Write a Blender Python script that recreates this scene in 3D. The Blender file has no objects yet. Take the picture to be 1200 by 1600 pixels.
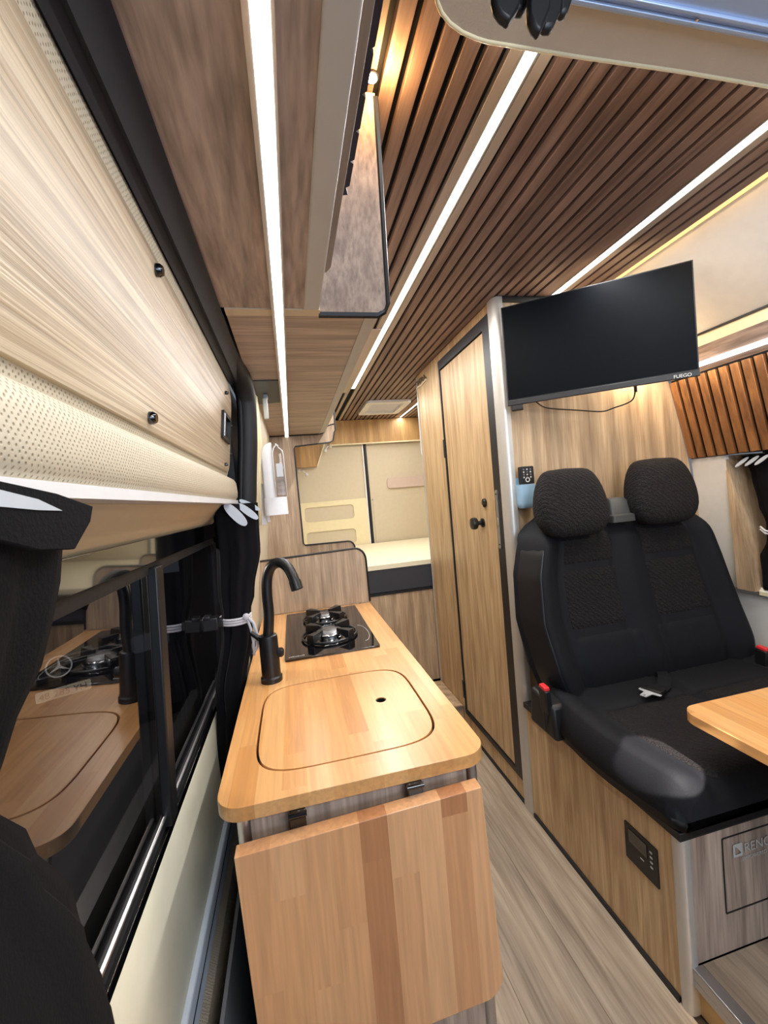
import bpy, bmesh, math, random
from mathutils import Vector, Matrix
from mathutils.geometry import tessellate_polygon
random.seed(7)
S = bpy.context.scene
COL = S.collection
# ------------------------------------------------------------------ camera
R = [[0.9726178456660138, -0.09083149740505272, 0.21392560709545264],
     [-0.21611722128922603, -0.014904635950981106, 0.9762536547892624],
     [-0.08548609801731379, -0.9957547343127847, -0.034126765733799004]]
F = 655.0
CAM = Vector((0, 0, 1.36))
cd = bpy.data.cameras.new('camera'); co = bpy.data.objects.new('camera', cd); COL.objects.link(co)
cd.sensor_fit = 'VERTICAL'; cd.sensor_height = 36; cd.lens = F / 1600 * 36; cd.clip_start = .01; cd.clip_end = 60
co.matrix_world = Matrix(((R[0][0], -R[0][1], -R[0][2], CAM.x), (R[1][0], -R[1][1], -R[1][2], CAM.y),
                          (R[2][0], -R[2][1], -R[2][2], CAM.z), (0, 0, 0, 1)))
S.camera = co
# ------------------------------------------------------------------ world, exposure
S.view_settings.view_transform = 'Standard'; S.view_settings.look = 'None'
S.view_settings.gamma = 1; S.view_settings.exposure = 0.0; S.view_settings.use_curve_mapping = False
W = bpy.data.worlds.new('night'); S.world = W; W.use_nodes = True
W.node_tree.nodes['Background'].inputs[0].default_value = (.72, .80, .95, 1)
W.node_tree.nodes['Background'].inputs[1].default_value = .22

def area(name, loc, rot, sx, sy, power, col=(1, .96, .9), spread=180):
    l = bpy.data.lights.new(name, 'AREA'); l.shape = 'RECTANGLE'; l.size = sx; l.size_y = sy
    l.energy = power; l.color = col; l.spread = math.radians(spread)
    o = bpy.data.objects.new(name, l); COL.objects.link(o); o.location = loc; o.rotation_euler = rot
    return o
COOL = (1, .985, .965); WARM = (1, .62, .26)
# unseen area light added behind the camera to fill surfaces facing it
area('cab_fill', (.55, -.75, 1.95), (math.radians(38), 0, 0), .6, .3, 15, (.97, .985, 1))

# added bluish fill from the cab end, cools the rail and the cabin
area('blue_cab_fill', (.75, -1.25, 1.35), (math.radians(112), 0, 0), 1.5, .7, 20, (.62, .77, 1))

# ------------------------------------------------------------------ helpers
def at(px, py, axis, val):
    "pixel of the photograph -> point on the real plane axis = val"
    v = Vector((px - 600, py - 800, F))
    r = Vector([R[i][0] * v[0] + R[i][1] * v[1] + R[i][2] * v[2] for i in range(3)])
    return CAM + r * ((val - CAM[axis]) / r[axis])
def lin(c):
    c /= 255.0
    return c / 12.92 if c <= .04045 else ((c + .055) / 1.055) ** 2.4
def rgb(r, g, b): return (lin(r), lin(g), lin(b), 1)

class M:
    "collects geometry in world coordinates, then builds ONE mesh object"
    def __init__(s): s.v = []; s.f = []; s.m = []
    def add(s, vs, fs, mi=0):
        n = len(s.v); s.v += [tuple(v) for v in vs]; s.f += [tuple(i + n for i in f) for f in fs]; s.m += [mi] * len(fs); return s
    def box(s, x0, y0, z0, x1, y1, z1, mi=0):
        vs = [(x, y, z) for z in (z0, z1) for y in (y0, y1) for x in (x0, x1)]
        return s.add(vs, [(0, 2, 3, 1), (4, 5, 7, 6), (0, 1, 5, 4), (2, 6, 7, 3), (0, 4, 6, 2), (1, 3, 7, 5)], mi)
    def hexa(s, p, mi=0):  # 8 points: bottom quad then top quad
        return s.add(p, [(3, 2, 1, 0), (4, 5, 6, 7), (0, 1, 5, 4), (1, 2, 6, 5), (2, 3, 7, 6), (3, 0, 4, 7)], mi)
    def plate(s, pts, off, holes=(), mi=0):
        "polygon (with holes) thickened along vector off"
        loops = [[Vector(p) for p in pts]] + [[Vector(p) for p in h] for h in holes]
        flat = [p for l in loops for p in l]; n = len(flat); off = Vector(off)
        tris = tessellate_polygon(loops)
        vs = flat + [p + off for p in flat]
        fs = [tuple(t) for t in tris] + [tuple(i + n for i in reversed(t)) for t in tris]
        b = 0
        for l in loops:
            k = len(l)
            for i in range(k):
                j = (i + 1) % k; fs.append((b + i, b + j, b + j + n, b + i + n))
            b += k
        return s.add(vs, fs, mi)
    def tube(s, path, r, n=10, mi=0, caps=True, squash=1.0):
        path = [Vector(p) for p in path]; rr = r if isinstance(r, (list, tuple)) else [r] * len(path)
        vs = []; up = None
        for i, p in enumerate(path):
            t = (path[min(i + 1, len(path) - 1)] - path[max(i - 1, 0)]).normalized()
            if up is None:
                up = Vector((0, 0, 1)) if abs(t.z) < .9 else Vector((0, 1, 0))
            a = t.cross(up).normalized(); up = a.cross(t).normalized()
            for k in range(n):
                w = 2 * math.pi * k / n
                vs.append(p + a * math.cos(w) * rr[i] + up * math.sin(w) * rr[i] * squash)
        fs = [(i * n + k, i * n + (k + 1) % n, (i + 1) * n + (k + 1) % n, (i + 1) * n + k) for i in range(len(path) - 1) for k in range(n)]
        if caps: fs += [tuple(range(n))[::-1], tuple(range((len(path) - 1) * n, len(path) * n))]
        return s.add(vs, fs, mi)
    def loft(s, secs, caps=True, mi=0):
        n = len(secs[0]); vs = [p for c in secs for p in c]
        fs = [(i * n + k, i * n + (k + 1) % n, (i + 1) * n + (k + 1) % n, (i + 1) * n + k) for i in range(len(secs) - 1) for k in range(n)]
        if caps: fs += [tuple(range(n))[::-1], tuple(range((len(secs) - 1) * n, len(secs) * n))]
        return s.add(vs, fs, mi)
    def lathe(s, c, prof, n=24, ax=(0, 0, 1), mi=0):
        q = Vector((0, 0, 1)).rotation_difference(Vector(ax)); c = Vector(c)
        secs = [[c + q @ Vector((r * math.cos(2 * math.pi * k / n), r * math.sin(2 * math.pi * k / n), h)) for k in range(n)] for r, h in prof]
        return s.loft(secs, True, mi)
    def build(s, name, mats, parent=None, bevel=0, smooth=False, sub=0, seg=2, loc=None):
        me = bpy.data.meshes.new(name)
        root = parent
        while root is not None and root.parent is not None: root = root.parent
        o0 = Vector(loc) if loc is not None else (Vector((0, 0, 0)))
        base = o0
        if parent is not None: base = WORLD[parent.name]
        me.from_pydata([tuple(Vector(v) - base) for v in s.v], [], s.f); me.update()
        bm = bmesh.new(); bm.from_mesh(me); bmesh.ops.recalc_face_normals(bm, faces=bm.faces); bm.to_mesh(me); bm.free()
        if not isinstance(mats, (list, tuple)): mats = [mats]
        for m in mats: me.materials.append(m)
        if len(mats) > 1:
            for p, i in zip(me.polygons, s.m): p.material_index = i
        if smooth:
            for p in me.polygons: p.use_smooth = True
            if smooth != 'all': me.set_sharp_from_angle(angle=math.radians(40))
        o = bpy.data.objects.new(name, me); COL.objects.link(o)
        if parent is not None: o.parent = parent; WORLD[o.name] = base
        else: o.location = base; WORLD[o.name] = base
        if bevel:
            b = o.modifiers.new('bevel', 'BEVEL'); b.width = bevel; b.segments = seg; b.limit_method = 'ANGLE'; b.angle_limit = math.radians(35)
            if not smooth: 
                for p in me.polygons: p.use_smooth = True
                me.set_sharp_from_angle(angle=math.radians(30))
        if sub:
            m = o.modifiers.new('sub', 'SUBSURF'); m.levels = sub; m.render_levels = sub
        return o
WORLD = {}
def smooth_path(p, k=5):
    p = [Vector(a) for a in p]; out = []
    for i in range(len(p) - 1):
        a, b, c, d = p[max(i - 1, 0)], p[i], p[i + 1], p[min(i + 2, len(p) - 1)]
        for j in range(k):
            t = j / k; out.append(.5 * ((2 * b) + (c - a) * t + (2 * a - 5 * b + 4 * c - d) * t * t + (3 * b - a - 3 * c + d) * t ** 3))
    return out + [p[-1]]
def tag(o, label, cat, group=None, kind=None):
    o['label'] = label
    if cat: o['category'] = cat
    if group: o['group'] = group
    if kind: o['kind'] = kind
    return o
def thing(name, loc, label, cat, group=None):
    o = bpy.data.objects.new(name, None); COL.objects.link(o); o.location = loc; WORLD[o.name] = Vector(loc)
    o.empty_display_size = .05
    return tag(o, label, cat, group)
def structure(o): o['kind'] = 'structure'; return o
def sroot(name, loc=(0, 0, 0)):
    o = bpy.data.objects.new(name, None); COL.objects.link(o); o.location = loc; WORLD[o.name] = Vector(loc); o['kind'] = 'structure'; return o
def rrect(x0, y0, x1, y1, r, n=6, which=(1, 1, 1, 1)):
    "rounded rectangle in 2-D, ccw from lower right"
    out = []
    cs = [(x1, y0, -90, which[0]), (x1, y1, 0, which[1]), (x0, y1, 90, which[2]), (x0, y0, 180, which[3])]
    for (cx, cy, a0, w) in cs:
        if not w or r == 0: out.append((cx, cy)); continue
        ox = cx - r if cx == x1 else cx + r; oy = cy - r if cy == y1 else cy + r
        for k in range(n + 1):
            a = math.radians(a0 + 90 * k / n); out.append((ox + r * math.cos(a), oy + r * math.sin(a)))
    return out
def superell(cx, cy, hx, hy, p, n=28):
    out = []
    for k in range(n):
        a = 2 * math.pi * k / n; c, s_ = math.cos(a), math.sin(a)
        out.append((cx + hx * math.copysign(abs(c) ** (2 / p), c), cy + hy * math.copysign(abs(s_) ** (2 / p), s_)))
    return out
def text(name, body, mat, size, origin, ex, ey, parent, ext=.0004):
    c = bpy.data.curves.new(name, 'FONT'); c.body = body; c.size = size; c.extrude = ext; c.align_x = 'LEFT'
    c.materials.append(mat); o = bpy.data.objects.new(name, c); COL.objects.link(o)
    ex = Vector(ex).normalized(); ey = Vector(ey); ey = (ey - ex * ey.dot(ex)).normalized(); ez = ex.cross(ey)
    dg = bpy.context.evaluated_depsgraph_get(); me = bpy.data.meshes.new_from_object(o.evaluated_get(dg)); bpy.data.objects.remove(o)
    o = bpy.data.objects.new(name, me); COL.objects.link(o)
    o.parent = parent; b = WORLD[parent.name]; t = Vector(origin) - b
    o.matrix_local = Matrix(((ex.x, ey.x, ez.x, t.x), (ex.y, ey.y, ez.y, t.y), (ex.z, ey.z, ez.z, t.z), (0, 0, 0, 1)))
    return o

# ------------------------------------------------------------------ materials
def mat(name, col, rough=.5, metal=0, spec=.5, emit=None, es=0, bump=None, coat=0, sheen=0, noise=None):
    m = bpy.data.materials.new(name); m.use_nodes = True; nt = m.node_tree; b = nt.nodes['Principled BSDF']
    b.inputs['Base Color'].default_value = col; b.inputs['Roughness'].default_value = rough; b.inputs['Metallic'].default_value = metal
    b.inputs['Specular IOR Level'].default_value = spec; b.inputs['Coat Weight'].default_value = coat; b.inputs['Sheen Weight'].default_value = sheen
    if emit: b.inputs['Emission Color'].default_value = emit; b.inputs['Emission Strength'].default_value = es
    tc = nt.nodes.new('ShaderNodeTexCoord')
    sc, amt = noise or (30, .06)
    n = nt.nodes.new('ShaderNodeTexNoise'); n.inputs['Scale'].default_value = sc; n.inputs['Detail'].default_value = 4
    nt.links.new(tc.outputs['Object'], n.inputs['Vector'])
    if not emit:
        mx = nt.nodes.new('ShaderNodeMix'); mx.data_type = 'RGBA'; mx.blend_type = 'MIX'
        mx.inputs[6].default_value = tuple(c * (1 - amt) for c in col[:3]) + (1,); mx.inputs[7].default_value = tuple(min(1, c * (1 + amt)) for c in col[:3]) + (1,)
        nt.links.new(n.outputs['Fac'], mx.inputs[0]); nt.links.new(mx.outputs[2], b.inputs['Base Color'])
    if bump:
        scale, strength, kind = bump
        if kind == 'noise':
            t = nt.nodes.new('ShaderNodeTexNoise'); t.inputs['Scale'].default_value = scale; t.inputs['Detail'].default_value = 3; out = t.outputs['Fac']
        elif kind == 'voronoi':
            t = nt.nodes.new('ShaderNodeTexVoronoi'); t.inputs['Scale'].default_value = scale; out = t.outputs['Distance']
        else:
            t = nt.nodes.new('ShaderNodeTexWave'); t.inputs['Scale'].default_value = scale; t.inputs['Distortion'].default_value = 6; t.inputs['Detail Scale'].default_value = 4
            t.bands_direction = 'DIAGONAL'; out = t.outputs['Fac']
        nt.links.new(tc.outputs['Object'], t.inputs['Vector'])
        bp = nt.nodes.new('ShaderNodeBump'); bp.inputs['Strength'].default_value = strength; bp.inputs['Distance'].default_value = .004 if kind == 'wave' else .002
        nt.links.new(out, bp.inputs['Height']); nt.links.new(bp.outputs['Normal'], b.inputs['Normal'])
    return m
def wood(name, c1, c2, axis='z', rough=.45, streak=1.0, fine=1.0, bump=.15, coat=0, seed=0, pores=.25, contrast=(.32, .68), wave=0, long=1.0):
    "streaky grain along one axis; c1 dark, c2 light"
    m = bpy.data.materials.new(name); m.use_nodes = True; nt = m.node_tree; L = nt.links.new; b = nt.nodes['Principled BSDF']
    b.inputs['Roughness'].default_value = rough; b.inputs['Coat Weight'].default_value = coat; b.inputs['Coat Roughness'].default_value = .25
    tc = nt.nodes.new('ShaderNodeTexCoord'); oi = nt.nodes.new('ShaderNodeObjectInfo')
    off = nt.nodes.new('ShaderNodeVectorMath'); off.operation = 'MULTIPLY_ADD'
    cmb = nt.nodes.new('ShaderNodeCombineXYZ')
    for i in range(3): L(oi.outputs['Random'], cmb.inputs[i])
    L(cmb.outputs[0], off.inputs[0]); off.inputs[1].default_value = (17, 23, 31); L(tc.outputs['Object'], off.inputs[2])
    def mp(a, g):
        x = nt.nodes.new('ShaderNodeMapping'); s = [a, a, a]; s['xyz'.index(axis)] = g
        x.inputs['Scale'].default_value = s; x.inputs['Location'].default_value = (seed, seed * 1.7, seed * .3); L(off.outputs[0], x.inputs['Vector']); return x
    n1 = nt.nodes.new('ShaderNodeTexNoise'); n1.inputs['Scale'].default_value = 1; n1.inputs['Detail'].default_value = 5; n1.inputs['Distortion'].default_value = .6
    L(mp(14 * streak, 1.1 * streak * long).outputs[0], n1.inputs['Vector'])
    n2 = nt.nodes.new('ShaderNodeTexNoise'); n2.inputs['Scale'].default_value = 1; n2.inputs['Detail'].default_value = 3
    L(mp(150 * fine, 7 * fine * long).outputs[0], n2.inputs['Vector'])
    r = nt.nodes.new('ShaderNodeMapRange'); r.inputs[1].default_value = contrast[0]; r.inputs[2].default_value = contrast[1]; L(n1.outputs['Fac'], r.inputs[0])
    r2 = nt.nodes.new('ShaderNodeMapRange'); r2.inputs[1].default_value = .25; r2.inputs[2].default_value = .6; r2.inputs[3].default_value = 1 - pores; r2.inputs[4].default_value = 1; L(n2.outputs['Fac'], r2.inputs[0])
    mx = nt.nodes.new('ShaderNodeMix'); mx.data_type = 'RGBA'; mx.inputs[6].default_value = c1; mx.inputs[7].default_value = c2; L(r.outputs[0], mx.inputs[0])
    last = mx.outputs[2]
    if wave:
        w = nt.nodes.new('ShaderNodeTexWave'); w.wave_type = 'RINGS'; w.rings_direction = axis.upper(); w.inputs['Scale'].default_value = wave
        w.inputs['Distortion'].default_value = 7; w.inputs['Detail'].default_value = 2; w.inputs['Detail Scale'].default_value = .6
        L(mp(1.0, .22).outputs[0], w.inputs['Vector'])
        r3 = nt.nodes.new('ShaderNodeMapRange'); r3.inputs[3].default_value = .8; r3.inputs[4].default_value = 1.06; L(w.outputs['Fac'], r3.inputs[0])
        m3 = nt.nodes.new('ShaderNodeVectorMath'); m3.operation = 'SCALE'; L(last, m3.inputs[0]); L(r3.outputs[0], m3.inputs['Scale']); last = m3.outputs[0]
    m2 = nt.nodes.new('ShaderNodeVectorMath'); m2.operation = 'SCALE'; L(last, m2.inputs[0]); L(r2.outputs[0], m2.inputs['Scale'])
    L(m2.outputs[0], b.inputs['Base Color'])
    bp = nt.nodes.new('ShaderNodeBump'); bp.inputs['Strength'].default_value = bump; bp.inputs['Distance'].default_value = .0015
    L(n2.outputs['Fac'], bp.inputs['Height']); L(bp.outputs['Normal'], b.inputs['Normal'])
    return m
def staves(name, cols, across, along, w=.042, length=.42, rough=.3, coat=.3):
    "glued beech staves: flat print of colour on one flush surface"
    m = bpy.data.materials.new(name); m.use_nodes = True; nt = m.node_tree; L = nt.links.new; b = nt.nodes['Principled BSDF']
    b.inputs['Roughness'].default_value = rough; b.inputs['Coat Weight'].default_value = coat; b.inputs['Coat Roughness'].default_value = .2
    tc = nt.nodes.new('ShaderNodeTexCoord'); sp = nt.nodes.new('ShaderNodeSeparateXYZ'); L(tc.outputs['Object'], sp.inputs[0])
    def mth(op, a, b_=None, c=None):
        n = nt.nodes.new('ShaderNodeMath'); n.operation = op
        for i, q in enumerate((a, b_, c)):
            if q is None: continue
            if isinstance(q, (int, float)): n.inputs[i].default_value = q
            else: L(q, n.inputs[i])
        return n.outputs[0]
    u = sp.outputs['xyz'.index(across)]; v = sp.outputs['xyz'.index(along)]
    i = mth('FLOOR', mth('MULTIPLY', u, 1 / w))
    wn = nt.nodes.new('ShaderNodeTexWhiteNoise'); wn.noise_dimensions = '1D'; L(i, wn.inputs['W'])
    j = mth('FLOOR', mth('ADD', mth('MULTIPLY', v, 1 / length), mth('MULTIPLY', wn.outputs[0], 9)))
    wn2 = nt.nodes.new('ShaderNodeTexWhiteNoise'); wn2.noise_dimensions = '2D'; cm = nt.nodes.new('ShaderNodeCombineXYZ'); L(i, cm.inputs[0]); L(j, cm.inputs[1]); L(cm.outputs[0], wn2.inputs['Vector'])
    cr = nt.nodes.new('ShaderNodeValToRGB'); cr.color_ramp.interpolation = 'LINEAR'
    e = cr.color_ramp.elements; e[0].color = cols[0]; e[1].color = cols[-1]
    for k, c in enumerate(cols[1:-1]): x = e.new((k + 1) / (len(cols) - 1)); x.color = c
    L(wn2.outputs[0], cr.inputs[0])
    mp = nt.nodes.new('ShaderNodeMapping'); s = [110, 110, 110]; s['xyz'.index(along)] = 5; mp.inputs['Scale'].default_value = s
    ad = nt.nodes.new('ShaderNodeVectorMath'); ad.operation = 'ADD'; L(tc.outputs['Object'], ad.inputs[0]); L(wn2.outputs['Color'], ad.inputs[1]); L(ad.outputs[0], mp.inputs['Vector'])
    n = nt.nodes.new('ShaderNodeTexNoise'); n.inputs['Scale'].default_value = 1; n.inputs['Detail'].default_value = 4; n.inputs['Distortion'].default_value = .5; L(mp.outputs[0], n.inputs['Vector'])
    r = nt.nodes.new('ShaderNodeMapRange'); r.inputs[1].default_value = .3; r.inputs[2].default_value = .7; r.inputs[3].default_value = .84; r.inputs[4].default_value = 1.08; L(n.outputs['Fac'], r.inputs[0])
    sc = nt.nodes.new('ShaderNodeVectorMath'); sc.operation = 'SCALE'; L(cr.outputs[0], sc.inputs[0]); L(r.outputs[0], sc.inputs['Scale']); L(sc.outputs[0], b.inputs['Base Color'])
    bp = nt.nodes.new('ShaderNodeBump'); bp.inputs['Strength'].default_value = .05; bp.inputs['Distance'].default_value = .001; L(n.outputs['Fac'], bp.inputs['Height']); L(bp.outputs[0], b.inputs['Normal'])
    return m
def glass(name, tint=(.05, .05, .055, 1), refl=1.55):
    m = bpy.data.materials.new(name); m.use_nodes = True; nt = m.node_tree; L = nt.links.new
    for n in list(nt.nodes):
        if n.type != 'OUTPUT_MATERIAL': nt.nodes.remove(n)
    o = [n for n in nt.nodes][0]
    t = nt.nodes.new('ShaderNodeBsdfTransparent'); t.inputs[0].default_value = tint
    g = nt.nodes.new('ShaderNodeBsdfGlossy'); g.inputs['Roughness'].default_value = .015; g.inputs[0].default_value = (.95, .95, 1, 1)
    f = nt.nodes.new('ShaderNodeFresnel'); f.inputs[0].default_value = refl
    ge = nt.nodes.new('ShaderNodeNewGeometry'); k = nt.nodes.new('ShaderNodeMath'); k.operation = 'SUBTRACT'; k.inputs[0].default_value = 1; L(ge.outputs['Backfacing'], k.inputs[1])
    k2 = nt.nodes.new('ShaderNodeMath'); k2.operation = 'MULTIPLY'; L(f.outputs[0], k2.inputs[0]); L(k.outputs[0], k2.inputs[1])
    x = nt.nodes.new('ShaderNodeMixShader'); L(k2.outputs[0], x.inputs[0]); L(t.outputs[0], x.inputs[1]); L(g.outputs[0], x.inputs[2]); L(x.outputs[0], o.inputs[0])
    return m
def emissive(name, col, s): return mat(name, (0, 0, 0, 1), 1, emit=col, es=s)

OAK = wood('oak', rgb(172, 142, 110), rgb(214, 186, 150), 'z', .5, 1.8, 1.0, .25, pores=.3, wave=5)
OAKG = wood('oak_golden', rgb(176, 132, 78), rgb(216, 174, 112), 'z', .5, 1.0, 1.0, .2)
OAKD = wood('oak_door', rgb(176, 142, 102), rgb(216, 186, 142), 'z', .45, 2.2, 1.0, .2, pores=.3)
OAKGREY = wood('oak_grey', rgb(150, 130, 116), rgb(196, 174, 156), 'z', .5, 2.2, 1.0, .35, pores=.4)
OAKSPL = wood('oak_splash', rgb(160, 134, 108), rgb(202, 176, 146), 'z', .5, 2.2, 1.0, .3, pores=.35)
OAKX = wood('oak_overhead', rgb(160, 142, 128), rgb(198, 178, 162), 'x', .5, 2.0, 1.0, .3, pores=.35)
OAKY = wood('oak_overhead_near', rgb(154, 136, 126), rgb(192, 172, 160), 'y', .5, 2.6, .7, .9, pores=.45, long=2.2)
OAKPANEL = wood('oak_panel', rgb(178, 154, 124), rgb(216, 198, 170), 'y', .36, 5, 1.6, .6, pores=.38, coat=.1, long=.22)
WALNUT = wood('walnut', rgb(110, 87, 77), rgb(154, 127, 114), 'y', .5, 1.5, 1.2, .2)
WALNUTZ = wood('walnut_side', rgb(108, 70, 40), rgb(164, 112, 66), 'z', .5, 1.5, 1.2, .2)
FLOORW = wood('floor_oak', rgb(144, 126, 106), rgb(186, 168, 146), 'y', .45, 1.6, .9, .2, pores=.32, wave=2.2)
BEECH = staves('beech_top', [rgb(196, 138, 80), rgb(210, 154, 94), rgb(218, 166, 108), rgb(204, 146, 86)], 'x', 'y', .043, .45)
BEECHL = staves('beech_leaf', [rgb(184, 126, 84), rgb(212, 156, 108), rgb(224, 170, 122), rgb(202, 144, 98), rgb(218, 162, 112)], 'x', 'z', .047, .42, .34, .15)
BEECHE = wood('beech_edge', rgb(186, 126, 76), rgb(216, 158, 104), 'x', .4, 1.2)
BLACK = mat('black_plastic', rgb(20, 20, 22), .45)
BLACKG = mat('black_gloss', rgb(8, 8, 10), .08, coat=.6)
RUBBER = mat('black_rubber', rgb(22, 23, 28), .6, bump=(60, .2, 'noise'))
HEADER = mat('dark_header', rgb(20, 24, 38), .6, bump=(40, .2, 'noise'))
FAUCET = mat('matt_black', rgb(16, 16, 18), .38)
ALU = mat('aluminium', rgb(190, 190, 192), .35, 1)
ALUW = mat('satin_profile', rgb(200, 197, 190), .35, .5)
GREYP = mat('grey_profile', rgb(186, 184, 180), .5)
FLANGELIT = mat('led_flange_lit', rgb(178, 164, 150), .5)  # flange strips beside the LEDs, LED glow put into the lighter tone
WHITE = mat('white_plastic', rgb(228, 228, 230), .35)
WHITEW = mat('white_lining', rgb(226, 222, 214), .7, bump=(200, .1, 'noise'))
CREAM = mat('cream_paint', rgb(234, 222, 184), .6)
CREAMD = mat('cream_metal', rgb(232, 226, 202), .45)
BEIGE = mat('beige_fabric', rgb(204, 194, 178), .9, bump=(300, .3, 'noise'))
BEIGEP = mat('beige_vinyl', rgb(206, 194, 170), .6, bump=(150, .15, 'noise'))
CHROME = mat('chrome', rgb(220, 220, 222), .15, 1)
STEEL = mat('steel', rgb(170, 172, 176), .35, 1)
DARKVEL = mat('seat_bolster', rgb(14, 15, 21), .75, spec=.3, bump=(260, .25, 'noise'))
SEATFAB = mat('seat_weave', rgb(31, 28, 29), .9, spec=.25, bump=(30, .85, 'wave'), noise=(120, .55))
SEATVINYL = mat('seat_vinyl', rgb(18, 19, 23), .4, bump=(200, .1, 'noise'))
CURT = mat('curtain_cloth', rgb(10, 9, 13), .95, spec=.2, bump=(400, .3, 'noise'))
CORD = mat('white_cord', rgb(206, 204, 208), .7, bump=(500, .6, 'noise'))
SILVER = mat('silver_tape', rgb(200, 206, 214), .35)
BLUEP = mat('blue_plastic', rgb(150, 184, 208), .35)
REDP = mat('red_plastic', rgb(220, 46, 52), .4)
MATT = mat('mattress_top', rgb(240, 230, 200), .9, bump=(14, 1.0, 'voronoi'))
MATTS = mat('mattress_side', rgb(58, 58, 64), .8)
SCREEN = mat('tv_screen', rgb(6, 9, 14), .45, spec=.06)
PRINTW = mat('print_white', rgb(190, 190, 186), .6)
LEDC = emissive('led_cool', (1, .985, .96, 1), 5)
LEDW = emissive('led_warm', (1, .62, .24, 1), 1.7)
CLEAR = glass('clear_plastic', (.93, .94, .95, 1), 1.3)
WGLASS = glass('tinted_glass', (.36, .36, .38, 1), 1.9)
def leather():
    m = mat('perforated_leather', rgb(208, 192, 160), .5)
    nt = m.node_tree; b = nt.nodes['Principled BSDF']; L = nt.links.new
    tc = nt.nodes.new('ShaderNodeTexCoord'); mp = nt.nodes.new('ShaderNodeMapping'); mp.inputs['Scale'].default_value = (0, 210, 210); mp.inputs['Rotation'].default_value = (math.radians(45), 0, 0)
    v = nt.nodes.new('ShaderNodeTexVoronoi'); v.inputs['Scale'].default_value = 1; v.inputs['Randomness'].default_value = .15
    L(tc.outputs['Object'], mp.inputs[0]); L(mp.outputs[0], v.inputs['Vector'])
    r = nt.nodes.new('ShaderNodeMapRange'); r.inputs[1].default_value = .12; r.inputs[2].default_value = .3; L(v.outputs['Distance'], r.inputs[0])
    mx = nt.nodes.new('ShaderNodeMix'); mx.data_type = 'RGBA'; mx.inputs[6].default_value = rgb(160, 144, 114); mx.inputs[7].default_value = rgb(214, 203, 180); L(r.outputs[0], mx.inputs[0]); L(mx.outputs[2], b.inputs['Base Color'])
    bp = nt.nodes.new('ShaderNodeBump'); bp.inputs['Strength'].default_value = .6; bp.inputs['Distance'].default_value = .001; L(r.outputs[0], bp.inputs['Height']); L(bp.outputs[0], b.inputs['Normal'])
    return m
LEATHER = leather()

# ================================================================== SETTING
XS = .86      # plane of the bathroom / bench side
YP = 1.55     # partition behind the seat
YB = 2.6      # partition to the bedroom
ZC = 2.12     # ceiling
YE = 4.0      # rear doors
# floor
fl = sroot('floor')
M().box(-.5, -.9, -.05, 2.0, YE + .1, -.012).build('floor_base', mat('subfloor', rgb(84, 70, 56), .8), fl)
xs = [-.32 + .197 * k for k in range(7)]
for k in range(6):
    M().box(xs[k] + .0002, -.5, -.012, xs[k + 1] - .0002, 2.3, 0).build('plank', FLOORW, fl, bevel=.0008, seg=1)
# bedroom step (raised floor) and dinette platform
st = sroot('floor_bedroom_step')
M().box(-.14, 2.24, 0, XS - .002, YB, .13).build('riser', OAK, st, bevel=.002)
M().box(-.14, 2.225, .112, XS - .002, 2.24, .134).build('nosing', ALU, st, bevel=.002)
pf = sroot('floor_platform')
M().box(.885, -.4, 0, 1.80, .838, .118).build('platform_body', mat('riser_wood', rgb(190, 160, 110), .5), pf)
M().box(.885, -.4, .118, 1.80, .838, .124).build('platform_top', FLOORW, pf)
M().box(.868, -.4, .098, .9, .838, .127).build('nosing', ALU, pf, bevel=.003)
M().box(.868, -.4, .082, .871, .838, .1).build('nosing_lip', ALU, pf)
M().box(.874, -.4, .090, .882, .80, .097).build('diffuser', LEDW, pf)
area('step_led', (.864, .25, .083), (0, math.radians(-35), 0), .012, .9, 1.8, WARM)

# ceiling with slats
ce = sroot('ceiling')
M().box(-.3, -.3, ZC + .016, 1.9, YE, ZC + .05).build('backing', mat('black_felt', rgb(14, 12, 14), .95), ce)
SW = .029
sl_x = []
x = .527
while x + .042 < 1.10: sl_x.append((x + .0125, x + .0420)); x += .0417
sl_x[-1] = (sl_x[-1][0], 1.098)
for k in range(3): sl_x.append((1.160 + .0425 * k + .011, 1.160 + .0425 * (k + 1)))
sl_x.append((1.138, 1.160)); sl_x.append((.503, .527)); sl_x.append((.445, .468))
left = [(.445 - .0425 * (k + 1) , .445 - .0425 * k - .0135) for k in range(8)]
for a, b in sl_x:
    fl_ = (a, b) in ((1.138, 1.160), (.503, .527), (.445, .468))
    M().box(a, .30, ZC, b, YE - .02, ZC + .014).build('led_flange_lit' if fl_ else 'slat', FLANGELIT if fl_ else WALNUT, ce, bevel=.0008, seg=1)
for a, b in left:
    M().box(a, .30, ZC, b, YB, ZC + .014).build('slat', WALNUT, ce, bevel=.0008, seg=1)

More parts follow.
